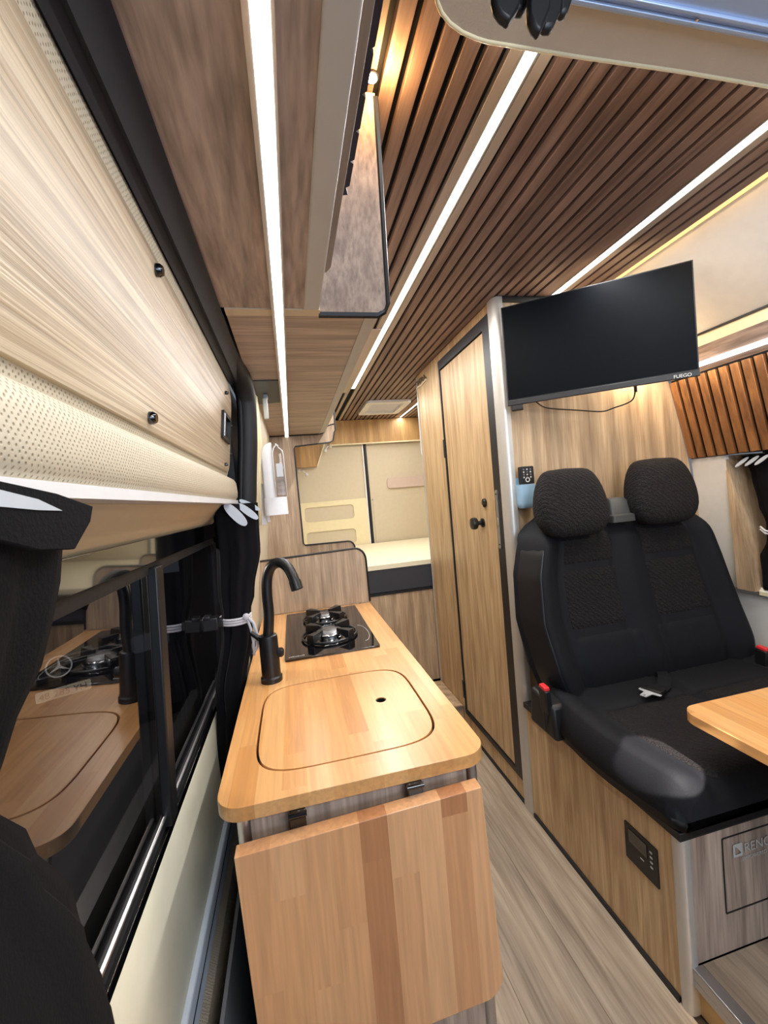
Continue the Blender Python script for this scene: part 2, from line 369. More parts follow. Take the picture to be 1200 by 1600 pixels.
def strip(x0, x1, y0, y1, z, label, power, grp='white LED strips in the ceiling'):
    t = thing('led_strip', ((x0 + x1) / 2, y0, z), label, 'light strip', grp)
    M().box(x0, y0, z - .001, x0 + .004, y1, z + .014).box(x1 - .004, y0, z - .001, x1, y1, z + .014).build('profile', ALUW, t)
    M().box(x0 + .0045, y0, z + .001, x1 - .0045, y1, z + .008).build('diffuser', LEDC, t)
    power *= 1.2; n = max(1, round((y1 - y0) / 1.0)); d = (y1 - y0) / n
    for k in range(n):
        area('led_glow', ((x0 + x1) / 2, y0 + d * (k + .5), z - .002), (0, 0, 0), x1 - x0 - .01, d, power * d, COOL)
    return t
strip(.468, .500, .30, 2.86, ZC, 'long white LED strip in the slatted ceiling nearest the overhead cabinets', 7.5)
strip(1.100, 1.136, .30, YP - .01, ZC, 'white LED strip in the slatted ceiling ending above the television', 7.5)
strip(1.088, 1.116, YB + .02, YE - .06, ZC, 'short white LED strip in the ceiling over the bed', 3)

# right hand wall: lined profile
def yplate(name, prof, y0, y1, m, parent=None, thick=.01, **k):
    "profile polyline in x,z extruded along y, given thickness to the outside"
    q = M(); n = len(prof); off = []
    for i, (px_, pz) in enumerate(prof):
        a = Vector(prof[max(i - 1, 0)]); b = Vector(prof[min(i + 1, n - 1)]); d = (b - a).normalized(); off.append((px_ - d.y * thick, pz + d.x * thick))
    loop = list(prof) + off[::-1]
    q.plate([(p[0], y0, p[1]) for p in loop], (0, y1 - y0, 0))
    return q.build(name, m, parent, **k)
wr = sroot('wall_right')
yplate('lining_panel', [(1.312, ZC + .0), (1.62, 1.896)], -.1, YP, WHITEW, wr, .012)
yplate('lining_panel', [(1.621, 1.888), (1.621, 1.847)], -.1, YP, CREAM, wr, .01)
M().box(1.614, -.1, 1.888, 1.626, YP, 1.895).build('shadow_trim', BLACK, wr)
yplate('shelf_underside', [(1.622, 1.847), (1.69, 1.765)], -.1, YP, OAKY, wr, .01)
yplate('wall_backing', [(1.69, 1.765), (1.775, 1.415)], -.1, YP, mat('felt', rgb(16, 12, 12), .95), wr, .01)
yplate('wall_lining', [(1.772, 1.413), (1.795, 1.2), (1.82, .85)], 1.40, YP, WHITEW, wr, .02)
yplate('wall_lining', [(1.82, .85), (1.85, .82), (1.85, 0)], -.1, YP, WHITEW, wr, .02)
# recess of the right window beside the cream lining
q = M(); q.hexa([(1.775, 1.402, 1.413), (1.80, 1.33, .85), (1.80, 1.40, .85), (1.776, 1.404, 1.413), (2.0, 1.402, 1.413), (2.0, 1.33, .85), (2.0, 1.40, .85), (2.0, 1.404, 1.413)]); q.build('window_reveal', OAK, wr)
M().box(1.99, -.1, .84, 2.0, 1.41, 1.45).build('window_blind', BLACK, wr)
M().box(1.82, -.1, .835, 2.0, 1.33, .85).build('window_sill', CREAM, wr)
M().box(1.79, -.1, 1.418, 2.0, 1.41, 1.43).build('window_head', BLACK, wr)
d = Vector((1.775 - 1.69, 0, 1.413 - 1.765)).normalized(); nrm = Vector((-.35, 0, -.085)).normalized()
for k in range(17):
    y1 = YP - .003 - k * .0432; y0 = y1 - .0295
    a = Vector((1.677, 0, 1.754)); b = Vector((1.757, 0, 1.417)); o2 = Vector((.014, 0, .0035))
    q = M(); q.hexa([(b.x, y0, b.z), (b.x + o2.x, y0, b.z), (b.x + o2.x, y1, b.z), (b.x, y1, b.z), (a.x, y0, a.z), (a.x + o2.x, y0, a.z), (a.x + o2.x, y1, a.z), (a.x, y1, a.z)])
    q.build('slat', WALNUTZ, wr, bevel=.0008, seg=1)
t = thing('led_strip', (1.66, .5, 1.79), 'slim white LED strip over the slatted side wall right of the television', 'light strip', 'wall light strips')
q = M(); q.hexa([(1.660, .0, 1.786), (1.667, .0, 1.780), (1.667, 1.52, 1.780), (1.660, 1.52, 1.786), (1.660, .0, 1.797), (1.667, .0, 1.791), (1.667, 1.52, 1.791), (1.660, 1.52, 1.797)]); q.build('diffuser', LEDC, t)
area('side_glow', (1.655, .8, 1.775), (0, math.radians(25), 0), .012, 1.4, 4.0, (1, .85, .62))
t = thing('led_strip', (1.31, .5, ZC - .01), 'warm hidden LED strip along the right edge of the ceiling', 'light strip', 'warm light strips')
M().box(1.297, .0, ZC - .001, 1.306, YP - .01, ZC + .008).build('diffuser', LEDW, t)
area('cove_glow', (1.302, .8, ZC - .003), (0, math.radians(0), 0), .008, 1.4, 1.3, WARM)
# bathroom volume: side wall with the door, front partition, post
bw = sroot('wall_bathroom')
hole = [(XS, y, z) for y, z in ((1.60, .13), (1.715, 2.07), (2.245, 2.075), (2.155, .085))]
dz0, dz1, dy0, dy1 = .11, 2.075, 1.60, 2.20
q = M(); q.plate([(XS, YP, 0.02), (XS, YB, 0.02), (XS, YB, ZC - .002), (XS, YP, ZC - .002)], (.02, 0, 0), holes=[[(XS, dy0, dz0), (XS, dy1, dz0), (XS, dy1, dz1), (XS, dy0, dz1)]]); q.build('side_panel', OAKD, bw)
M().box(XS + .02, YB - .02, 0.02, 1.9, YB, ZC).build('rear_panel', OAK, bw)
M().box(XS - .006, YB - .004, .13, XS + .022, YB + .004, ZC - .01).build('edge_trim', ALUW, bw)
# front partition, cut to the side wall
prof = [(XS + .022, .0), (1.85, .0), (1.85, .82), (1.82, .85), (1.795, 1.2), (1.757, 1.417), (1.68, 1.755), (1.62, 1.85), (1.62, 1.892), (1.305, ZC - .002), (XS + .022, ZC - .002)]
q = M(); q.plate([(a, YP, b) for a, b in prof], (0, .018, 0)); q.build('front_panel', OAK, bw)
M().box(XS + .03, YP - .012, ZC - .022, 1.25, YP, ZC - .001).build('ceiling_seal', BLACK, bw)
q = M(); pts = [(XS - .008, YP + .045), (XS - .008, YP + .008)] + [(XS + .016 - .024 * math.cos(a), YP + .012 - .024 * math.sin(a)) for a in [math.radians(15 * k) for k in range(1, 7)]] + [(XS + .03, YP - .012), (XS + .03, YP + .045)]
q.plate([(a, b, 0) for a, b in pts], (0, 0, ZC - .003)); q.build('corner_post', ALUW, bw, smooth=True)
M().box(XS - .004, YP + .05, .0, XS + .004, 2.235, .016).build('base_seal', RUBBER, bw)
# bathroom door
d2 = sroot('door_2')
q = M(); q.plate([(XS - .006, dy0 - .004, dz0 - .004), (XS - .006, dy1 + .004, dz0 - .004), (XS - .006, dy1 + .004, dz1 + .004), (XS - .006, dy0 - .004, dz1 + .004)], (.02, 0, 0),
          holes=[[(XS - .006, dy0 + .062, dz0 + .02), (XS - .006, dy1 - .012, dz0 + .02), (XS - .006, dy1 - .012, dz1 - .045), (XS - .006, dy0 + .062, dz1 - .045)]])
q.build('door_frame', BLACK, d2, bevel=.003)
q = M(); q.plate([(XS - .001, dy0 + .068, dz0 + .026), (XS - .001, dy1 - .018, dz0 + .026), (XS - .001, dy1 - .018, dz1 - .051), (XS - .001, dy0 + .068, dz1 - .051)], (.018, 0, 0)); q.build('door_leaf', OAKD, d2, bevel=.002)
for z in (.20, 1.55):
    M().box(XS - .014, dy1 - .018, z, XS - .004, dy1 - .002, z + .10).build('hinge', BLACK, d2, bevel=.002)
q = M(); sec = rrect(1.10, -.011, 1.352, .011, .010)
q.plate([(XS - .0085, 1.64 + s_, z) for z, s_ in sec], (.003, 0, 0)); lp = q.build('lock_plate', STEEL, d2)
for z in (1.118, 1.334): M().lathe((XS - .0085, 1.64, z), [(.0035, 0), (.0035, .0015)], 10, (-1, 0, 0)).build('screw', BLACK, lp)
M().box(XS - .0095, 1.632, 1.20, XS - .008, 1.646, 1.235).build('latch_bolt', CHROME, lp)
M().lathe((XS - .001, 1.80, 1.205), [(.021, 0), (.021, .006), (.010, .010), (.010, .03), (.026, .034), (.029, .044), (.026, .056), (.012, .059)], 24, (-1, 0, 0)).build('door_knob', FAUCET, d2, smooth=True)
M().lathe((XS - .001, 1.765, 1.298), [(.021, 0), (.021, .006), (.016, .010), (.008, .014)], 24, (-1, 0, 0)).build('lock_turn', BLACKG, d2, smooth=True)
# small carved emblem near the ceiling on the bathroom wall
em = thing('wall_emblem', (XS, 2.45, 2.05), 'small dark scroll shaped emblem high on the oak bathroom wall', 'emblem')
for k in range(5):
    yy = 2.60 - k * .042; q = M()
    q.tube([(XS - .004, yy - .02 * math.cos(a), 2.068 + .014 * math.sin(a * 1.3 + k)) for a in [math.radians(30 * j) for j in range(10)]], .004, 6); q.build('scroll', mat('bronze', rgb(92, 78, 60), .5), em, smooth=True)
q = M(); q.tube([(XS - .004, 2.61 - .022 * j, 2.04 + .004 * math.sin(j)) for j in range(11)], .005, 6); q.build('underline', BEIGEP, em)

# left wall lean
wl = sroot('wall_left')
yplate('wall_lining', [(-.19, .0), (-.19, .9), (-.125, 1.50), (-.098, 1.79)], 1.42, YE, BEIGEP, wl, -.01)
# pillar cloth beside the dispenser
q = M()
for k in range(4):
    q.tube([(-.140 + .006 * k, 1.50 + .02 * k, 1.30), (-.124 + .006 * k, 1.51 + .02 * k, 1.5), (-.112 + .006 * k, 1.52 + .022 * k, 1.6), (-.102 + .003 * k, 1.51 + .02 * k, 1.76)], [.014, .012, .013, .011], 8)
q.build('pillar_cover', CREAM, wl, smooth='all')

# partition to the bedroom (left, around the opening)
pb = sroot('wall_rear_partition')
o = [(-.2, .13), (.365, .13), (.365, 1.06)] + [(.325 + .04 * math.cos(a), 1.06 + .05 * math.sin(a)) for a in [math.radians(18 * k) for k in range(1, 6)]]
inner = [(.062, 1.112), (.052, 1.125), (.048, 1.70), (.055, 1.713), (.268, 1.727), (.286, 1.736), (.292, 1.756), (.30, 1.79), (.308, 1.80), (.312, 2.10)]
q = M(); q.plate([(a, YB, b) for a, b in o + inner + [(.312, ZC), (-.2, ZC)]], (0, .018, 0)); q.build('partition_panel', OAKSPL, pb)
path = [(.365, YB - .004, .2)] + [(a, YB - .004, b) for a, b in o[2:]] + [(a, YB - .004, b) for a, b in inner]
M().tube(path, .0045, 6).build('edge_trim', BLACK, pb)
# rear doors
rw = sroot('wall_rear')
M().box(-.2, YE + .03, 0, 2.0, YE + .06, 2.2).build('shell', BLACK, rw)
for nm, x0, x1 in (('door_3', .02, .722), ('door_4', .745, 1.5)):
    dd = sroot(nm)
    M().box(x0, YE, .8, x1, YE + .028, 2.0).build('upper_panel', BEIGEP, dd, bevel=.006)
    M().box(x0 if nm == 'door_3' else x1 - .004, YE - .004, .8, x0 + .004 if nm == 'door_3' else x1, YE, 2.0).build('edge_seal', RUBBER, dd)
    if nm == 'door_3':
        q = M(); hs = [[(a, YE - .012, b) for a, b in rrect(.115, z0, .58, z0 + .135, .03)] for z0 in (1.188, .955)]
        q.plate([(x0 + .01, YE - .012, .8), (x1 - .006, YE - .012, .8), (x1 - .006, YE - .012, 1.372), (x0 + .01, YE - .012, 1.372)], (0, .012, 0), holes=hs); q.build('lower_panel', CREAM, dd, bevel=.003)
        M().box(x1 - .012, YE - .016, .8, x1, YE, 1.98).build('edge_trim', WHITE, dd)
    else:
        q = M(); q.plate([(x0 + .03, YE - .006, .8), (x1, YE - .006, .8), (x1, YE - .006, 1.37), (x0 + .03, YE - .006, 1.37)], (0, .006, 0)); q.build('lower_panel', BEIGEP, dd, bevel=.002)
        q = M(); q.plate([(a, YE - .02, b) for a, b in rrect(.93, 1.445, 1.5, 1.548, .03)], (0, .018, 0)); q.build('grab_recess', mat('pink_grey', rgb(204, 184, 172), .6), dd, bevel=.008)
        M().box(x0 - .012, YE - .006, .8, x0 + .01, YE + .01, 1.99).build('rubber_seal', BLACK, dd, bevel=.003)
        for z in (1.35, 1.93): M().lathe((x0 + .03, YE - .004, z), [(.008, 0), (.006, .006)], 10, (0, -1, 0)).build('bolt', STEEL, dd, smooth=True)
# board above the rear doors and small side board
rb = thing('rear_fascia', (.9, YE - .05, 1.9), 'golden oak fascia board across the van above the rear doors', 'board')
M().box(.40, YE - .05, 1.895, 1.8, YE - .035, ZC - .004).build('board', OAKG, rb)
M().box(.40, YE - .052, 1.886, 1.8, YE - .03, 1.897).build('edge_trim', CREAM, rb)
sb = thing('side_locker', (.1, YE - .1, 1.7), 'golden oak corner locker with slanted end beside the rear doors', 'cabinet')
q = M(); q.plate([(.0, YE - .06, 1.705), (.265, YE - .06, 1.70), (.345, YE - .06, 1.893), (.395, YE - .06, 2.05), (.395, YE - .06, ZC - .01), (0, YE - .06, ZC - .01)], (0, .045, 0)); q.build('body', OAKG, sb)
q = M(); q.hexa([(.262, YE - .07, 1.70), (.274, YE - .07, 1.698), (.274, YE - .055, 1.698), (.262, YE - .055, 1.70), (.345, YE - .07, 1.90), (.357, YE - .07, 1.898), (.357, YE - .055, 1.898), (.345, YE - .055, 1.90)]); q.build('trim', CREAM, sb)
area('bedroom_glow', (.75, 3.2, 2.06), (0, 0, 0), .5, .5, 7.5, (1, .89, .74))
for (lx, lz, nm, lb) in ((.155, 1.64, 'reading_lamp', 'little white bendy reading lamp lower left of the rear doors'), (.36, 1.85, 'reading_lamp', 'little white bendy reading lamp under the golden fascia')):
    t = thing(nm, (lx, YE - .03, lz), lb, 'lamp', 'bedroom reading lamps')
    sgn = 1 if lx < .3 else -1
    M().tube([(lx - .05 * sgn, YE - .03, lz + .035), (lx - .02 * sgn, YE - .06, lz + .03), (lx, YE - .08, lz)], .005, 8).build('neck', WHITE, t, smooth='all')
    M().lathe((lx, YE - .08, lz + .008), [(.006, 0), (.014, -.01), (.016, -.03), (.010, -.032)], 12, (-.5 * sgn, 0, 1)).build('shade', WHITE, t, smooth=True)
    M().lathe((lx - .05 * sgn, YE - .014, lz + .035), [(.014, 0), (.014, .014), (.008, .018)], 12, (0, -1, 0)).build('mount', WHITE, t, smooth=True)
# right wall and left lining of the bedroom
M().box(1.82, YB, 0, 1.86, YE, ZC).build('bedroom_lining', BEIGEP, wr)
# cabinet end of a bedroom locker right (white strip near the bathroom wall)
t = thing('bedroom_switch', (XS + .02, YB + .06, 1.8), 'slim white switch strip at the bedroom end of the bathroom wall', 'switch')
M().box(XS + .004, YB + .012, 1.62, XS + .022, YB + .05, 1.96).build('housing', WHITE, t, bevel=.004)
M().box(XS + .010, YB + .005, 1.60, XS + .02, YB + .0125, 1.66).build('rocker', WHITE, t, bevel=.001)

# bed
bb = thing('bed_base', (.6, YB + .03, .13), 'oak fronted bed base between kitchen partition and bathroom', 'bed base')
M().box(.37, YB + .03, .13, 1.8, YE - .2, .735).build('body', OAK, bb)
M().box(.37, YB + .022, .735, 1.8, YE - .2, .75).build('top_edge', BLACK, bb)
mt = thing('mattress', (.9, YB + .03, .75), 'pale quilted mattress with charcoal side band on the bed base', 'mattress')
q = M(); q.plate([(a, YB + .035, b) for a, b in rrect(-.1, .752, 1.8, .9, .01)], (0, YE - YB - .07, 0)); q.build('side_band', MATTS, mt, bevel=.012)
q = M(); q.plate([(a, YB + .03, b) for a, b in rrect(-.1, .9, 1.8, .93, .012)], (0, YE - YB - .06, 0)); q.build('quilted_top', MATT, mt, bevel=.012)
# roof vent
hx0, hx1, hy0, hy1 = .64, 1.005, 3.20, 3.66
t = thing('roof_vent', (.82, 3.43, ZC), 'white rectangular roof vent in the slats over the bed', 'vent')
q = M(); ou = rrect(hx0, hy0, hx1, hy1, .04); inn = rrect(hx0 + .05, hy0 + .06, hx1 - .05, hy1 - .06, .02)
q.plate([(a, b, ZC - .022) for a, b in ou], (0, 0, .021), holes=[[(a, b, ZC - .022) for a, b in inn]]); q.build('frame', WHITE, t, bevel=.004)
q = M(); q.plate([(a, b, ZC - .006) for a, b in inn], (0, 0, .004)); q.build('cover', mat('vent_grey', rgb(206, 206, 216), .5), t)

# ================================================================== OVERHEAD CABINETS (left)
ZO = 1.78
M().box(.365, 1.86, ZC - .004, .466, 2.95, ZC - .0005).build('led_flange_lit', FLANGELIT, ce)  # strip below the slats, lightened for the LED glow
oc = thing('overhead_cabinet', (.0, .95, ZO), 'long oak overhead cabinet over the hob ending at the bedroom opening', 'cabinet', 'overhead cabinets')
q = M(); y0, y1 = .955, YB - .004
q.plate([(-.098, y0, ZO), (.205, y0, ZO), (.205, y0, ZO + .016), (-.098, y0, ZO + .016)], (0, y1 - y0, 0)); q.build('bottom_panel', OAKX, oc)
q = M(); q.plate([(.205, y0, ZO - .002), (.240, y0, ZO + .008), (.250, y0, ZO + .03), (.205, y0, ZO + .018)], (0, y1 - y0, 0)); q.build('edge_profile', GREYP, oc)
M().box(.226, y0, ZO + .026, .244, y1, ZC - .002).build('front_face', OAKX, oc)
M().box(-.098, y0 - .03, ZO - .003, .10, y0, ZO + .012).build('joint_strip', mat('pale_edge', rgb(206, 190, 160), .5), oc)
M().tube(smooth_path([(-.095, y1 - .02, ZO - .003), (.12, y1 - .02, ZO - .003), (.20, y1 - .02, ZO - .002), (.228, y1 - .02, ZO + .006), (.245, y1 - .02, ZO + .03), (.262, y1 - .02, ZO + .045), (.30, y1 - .02, ZO + .055)]), .004, 6).build('end_trim', BLACK, oc)
on = thing('overhead_cabinet', (.0, .5, ZO), 'nearest overhead cabinet with dark side board, grey rail and lifted flap', 'cabinet', 'overhead cabinets')
M().box(-.11, -.3, ZO, .064, .924, ZO + .016).build('bottom_panel', OAKY, on)
q = M(); q.plate([(.064, -.3, ZO - .004), (.098, -.3, ZO - .002), (.102, -.3, ZO + .03), (.064, -.3, ZO + .02)], (0, 1.225, 0)); q.build('rail', GREYP, on, bevel=.003)
q = M(); q.plate([(.090, -.3, 1.80), (.1135, -.3, 1.80), (.1135, .80, 1.80), (.106, .818, 1.80), (.090, .818, 1.80)], (0, 0, .014)); q.build('flap', wood('oak_flap', rgb(136, 124, 114), rgb(166, 154, 144), 'y', .5, 2), on, bevel=.001)
M().box(-.11, -.3, ZO + .10, .088, .90, ZO + .11).build('inner_panel', GREYP, on)
q = M(); pts = [(.116, -.3), (.1285, -.3)]; yy = -.3
while yy < .63: pts += [(.1315, yy + .004), (.1315, yy + .046), (.1265, yy + .050)]; yy += .05
pts += [(.131, .665), (.116, .668)]
q.plate([(a, b, 1.84) for a, b in pts], (0, 0, .006)); q.build('scalloped_liner', mat('navy_liner', rgb(22, 30, 56), .5), on)
# side board closing the near cabinet (leans towards the camera at the top)
a0 = .098
def ep(x, z, y=0): return (x, .94 - (z - ZO) * .47 + y, z)
edge = [(a0, ZO)] + [(.232, ZO), (.246, ZO + .006), (.253, ZO + .02)] + [(.222, ZC - .004), (a0, ZC - .004)]
q = M(); q.plate([ep(a, b) for a, b in edge], (0, .018, 0)); q.build('side_board', OAKGREY, on)
M().tube([ep(a, b, .009) for a, b in edge[:-1]], .0095, 8).build('board_edging', BLACK, on)
pk = thing('puck_light', (.212, .76, ZC), 'small bright puck light glowing where side board meets the slats', 'light')
M().lathe((.212, .755, ZC), [(.009, 0), (.009, -.006), (.006, -.008)], 20).build('lens', emissive('puck', (1, .86, .6, 1), 25), pk, smooth=True)
M().lathe((.212, .755, ZC), [(.0125, 0.001), (.0125, -.004), (.0095, -.004)], 20).build('bezel', BLACK, pk)
pl = bpy.data.lights.new('puck_glow', 'POINT'); pl.energy = 1.5; pl.color = (1, .58, .22); pl.shadow_soft_size = .015
po = bpy.data.objects.new('puck_glow', pl); COL.objects.link(po); po.location = (.232, .735, ZC - .028)
# LED under the cabinets
t = thing('led_strip', (.01, .9, ZO), 'bright white LED strip under the left overhead cabinets', 'light strip', 'under cabinet light strips')
M().box(-.003, -.3, ZO - .010, .0035, 2.58, ZO - .0005).box(.0205, -.3, ZO - .010, .024, 2.58, ZO - .0005).build('profile', ALUW, t)
M().box(.0035, -.3, ZO - .011, .0205, 2.58, ZO - .001).build('diffuser', LEDC, t)
for k in range(3): area('led_glow', (.012, .2 + .9 * k, ZO - .013), (0, 0, 0), .015, .9, 1.35, COOL)
# dark bracket plate and lever under the cabinet
t = thing('blind_bracket', (-.06, 1.6, ZO), 'dark grey bracket plate with hanging lever under the far overhead cabinet', 'bracket')
q = M(); q.plate([(-.085, 1.44, ZO - .004), (-.004, 1.44, ZO - .004), (-.004, 1.74, ZO - .004), (-.09, 1.76, ZO - .004)], (0, 0, .0035)); q.build('plate', mat('dark_green_grey', rgb(58, 66, 66), .45), t)
M().box(-.064, 1.60, ZO - .02, -.048, 1.63, ZO - .004).build('clamp', STEEL, t, bevel=.002)
M().box(-.068, 1.60, ZO - .095, -.050, 1.612, ZO - .018).build('lever', GREYP, t, bevel=.004)

# ================================================================== SLIDING DOOR with window (left)
dr = sroot('door_1')
YD = 1.40
def pw(y, s):  # point on the leaning wood panel, s 0 bottom 1 top
    return (-.176 + .028 * s, y, 1.477 + .235 * s)
def strip_prof(name, prof, y0, y1, m, **k):
    q = M(); n = len(prof); q.plate([(a, y0, b) for a, b in prof], (0, y1 - y0, 0)); return q.build(name, m, dr, **k)
# wooden panel, rounded far corners
q = M(); pts = rrect(-.3, 0, YD - .02, 1, .06, 6, (1, 1, 0, 0))
pp = []
for (yy, ss) in rrect(-.3, 0, YD - .03, .24, .04, 6, (1, 1, 0, 0)): pp.append(pw(yy, ss / .24))
q.plate(pp, (-.012, 0, 0)); q.build('wood_panel', OAKPANEL, dr, bevel=.002)
q = M(); pp = []
for (yy, ss) in rrect(-.3, -.018, YD - .012, .275, .05, 6, (1, 1, 0, 0)): 
    p = pw(yy, ss / .24); pp.append((p[0] - .006, p[1], p[2]))
q.plate(pp, (-.012, 0, 0)); q.build('panel_border', LEATHER, dr, bevel=.003)
# padded leather below
prof = []
base = [(-.177, 1.462), (-.168, 1.456), (-.163, 1.447), (-.161, 1.432), (-.160, 1.415), (-.162, 1.400), (-.168, 1.392), (-.2, 1.392), (-.2, 1.462)]
strip_prof('padded_leather', base, -.3, YD - .01, LEATHER, smooth=True)
strip_prof('curtain_rail', [(-.195, 1.3925), (-.163, 1.3915), (-.162, 1.380), (-.172, 1.379), (-.195, 1.379)], -.3, YD + .0, WHITE)
strip_prof('recess_lining', [(-.196, 1.392), (-.19, 1.378), (-.248, 1.322), (-.256, 1.33)], -.3, YD, mat('tan_lining', rgb(206, 190, 158), .6))
for yy, ss, rr in ((at(239, 398, 0, -.152).y, .93, .0088), (at(232, 648, 0, -.175).y, .07, .0088), (1.24, .90, .005), (1.27, .07, .005)):
    p = pw(yy, ss); M().lathe(p, [(rr, -.001), (rr, .005), (rr * .7, .009)], 16, (1, 0, -.1)).build('stud', BLACKG, dr, smooth=True)
for ss in (.62, .25): 
    p = pw(YD - .02, ss); M().lathe(p, [(.004, 0), (.003, .004)], 10, (1, 0, -.1)).build('screw', BLACK, dr)
# latch pull
y0, y1 = 1.19, 1.33
q = M(); lo = rrect(y0, .28, y1, .58, .008); pts = [pw(a, b) for a, b in [(c[0], c[1]) for c in rrect(y0, .34, y1, .66, .012)]]
inn = [pw(a, b) for a, b in rrect(y0 + .03, .38, y1 - .02, .62, .010)]
q.plate([(p[0] + .0, p[1], p[2]) for p in pts], (.007, 0, 0), holes=[[(p[0], p[1], p[2]) for p in inn]]); lt = q.build('latch_bezel', BLACK, dr, bevel=.002)
q = M(); q.plate([(p[0] + .0015, p[1], p[2]) for p in inn], (-.001, 0, 0)); q.build('latch_cup', BLACKG, lt)
q = M(); q.plate([(p[0] + .007, p[1], p[2]) for p in [pw(a, b) for a, b in rrect(y0 + .014, .37, y0 + .024, .63, .003)]], (.002, 0, 0)); q.build('chrome_edge', CHROME, lt)
# rubber seal / header round the door opening
seal = sroot('trim_1')
q = M(); q.plate([(-.156, -.3, 1.758), (-.1465, -.3, 1.741), (-.134, -.3, 1.752), (-.128, -.3, 1.748), (-.104, -.3, 1.776), (-.11, -.3, 1.80), (-.16, -.3, 1.80)], (0, 1.66, 0)); q.build('header_seal', HEADER, seal, smooth=True)
path = smooth_path([(-.122, .95, 1.792), (-.119, 1.22, 1.788), (-.114, 1.37, 1.768), (-.112, 1.425, 1.728), (-.113, 1.44, 1.68), (-.120, 1.445, 1.58), (-.132, 1.445, 1.47), (-.142, 1.445, 1.38), (-.17, 1.45, 1.2), (-.21, 1.45, .9), (-.23, 1.45, .78)], 4)
M().tube(path, [min(.031, .012 + .0022 * k) for k in range(len(path))], 14, squash=1).build('jamb_seal', RUBBER, seal, smooth='all')
M().tube([(a - .016, b - .018, c) for a, b, c in path], .010, 10).build('inner_lip', RUBBER, seal, smooth='all')
sh_ = sroot('trim_2')
M().box(-.37, -.3, -.05, -.34, YE, .79).box(-.37, -.3, 1.336, -.34, YE, 2.2).box(-.37, 1.46, .79, -.34, YE, 1.336).build('outer_skin', BLACK, sh_)
M().box(-.34, 1.462, 0, -.172, 1.475, 1.80).box(-.34, 1.405, .55, -.20, 1.462, 1.38).build('door_pillar', RUBBER, sh_)
# window: frame, divider, glass
w1 = sroot('window_1')
def wp(y, z, d=0): # window plane leans out at the bottom
    return (-.268 + (z - .80) / .52 * .02 + d, y, z)
zb, zt, yn, yf = .800, 1.325, .02, 1.44
fo = [wp(a, b) for a, b in rrect(yn, zb, yf, zt, .05)]; fi = [wp(a, b) for a, b in rrect(yn + .03, zb + .018, yf - .028, zt - .042, .04)]
q = M(); q.plate([(p[0] + .010, p[1], p[2]) for p in fo], (-.022, 0, 0), holes=[[(p[0] + .010, p[1], p[2]) for p in fi]]); q.build('window_frame', BLACKG, w1, bevel=.003)
fi2 = [wp(a, b) for a, b in rrect(yn + .042, zb + .034, yf - .04, zt - .062, .035)]
q = M(); q.plate([(p[0] + .003, p[1], p[2]) for p in fi], (-.010, 0, 0), holes=[[(p[0] + .003, p[1], p[2]) for p in fi2]]); q.build('inner_frame', RUBBER, w1)
M().tube([wp(yn + .05, zb + .040, .004), wp(yf - .07, zb + .040, .004)], .003, 8).build('runner', ALU, w1)
q = M(); q.hexa([wp(.785, zb + .02, -.002), wp(.785, zb + .02, .016), wp(.822, zb + .02, .016), wp(.822, zb + .02, -.002), wp(.785, zt - .05, -.002), wp(.785, zt - .05, .016), wp(.822, zt - .05, .016), wp(.822, zt - .05, -.002)]); q.build('mullion', BLACK, w1, bevel=.003)
q = M(); q.plate([(p[0] - .006, p[1], p[2]) for p in fi], (-.004, 0, 0)); q.build('glass_pane', WGLASS, w1)
# lower door skin
strip_prof('door_skin', [(-.264, .802), (-.259, .796), (-.252, .66), (-.246, .553), (-.25, .53), (-.29, .53), (-.29, .802)], -.3, YD, CREAMD, smooth=True)
strip_prof('sill_rail', [(-.247, .553), (-.236, .551), (-.229, .508), (-.234, .503), (-.25, .53)], -.3, YD, mat('pale_blue_rail', rgb(214, 224, 236), .35, .2), bevel=.002)
M().tube([(-.2325, -.3, .531), (-.2325, YD, .531)], .0012, 6).build('rail_groove', BLACK, dr)
strip_prof('inner_skin', [(-.236, .504), (-.222, .48), (-.210, .05), (-.25, .05), (-.25, .50)], -.3, YD, mat('skin_beige', rgb(190, 176, 154), .6, bump=(120, .5, 'wave')))
M().box(-.197, -.3, 0, -.19, 1.9, .5).build('side_lining', mat('grey_lining', rgb(120, 120, 122), .7), wl)

# ================================================================== KITCHEN
kc = thing('kitchen_cabinet', (.08, .78, 0), 'grey oak kitchen cabinet under the beech worktop', 'cabinet')
x0, x1, y0, y1, zt = -.135, .292, .716, 1.898, .860
M().box(x0 + .02, y0 + .001, .0, x1 - .02, y0 + .016, zt).build('front_panel', OAKGREY, kc)
M().box(x1 - .018, y0 + .02, .0, x1, y1, zt).build('side_panel', OAKGREY, kc)
M().box(x0, y0 + .02, .0, x0 + .018, y1, zt).build('side_panel', mat('cabinet_dark', rgb(60, 62, 68), .5), kc)
for xx in (x0, x1 - .024):
    q = M(); q.plate([(a, b, 0.0) for a, b in rrect(xx, y0 - .004, xx + .024, y0 + .02, .010, 5)], (0, 0, zt)); q.build('corner_post', ALU, kc, smooth=True)
# splash board
bx0 = -.165
pts = [(bx0, .887), (.313, .887), (.313, 1.08)] + [(.263 + .05 * math.cos(a), 1.082 + .058 * math.sin(a)) for a in [math.radians(15 * k) for k in range(1, 7)]] + [(bx0, 1.128)]
sp = thing('splash_board', (.07, 1.905, .887), 'grey oak splash board with black edging behind the hob', 'board')
q = M(); q.plate([(a, 1.905, b) for a, b in pts], (0, .016, 0)); q.build('panel', OAKSPL, sp)
M().tube([(a, 1.905, b) for a, b in [(.315, .888)] + pts[2:]], .0045, 8).build('edging', BLACK, sp)
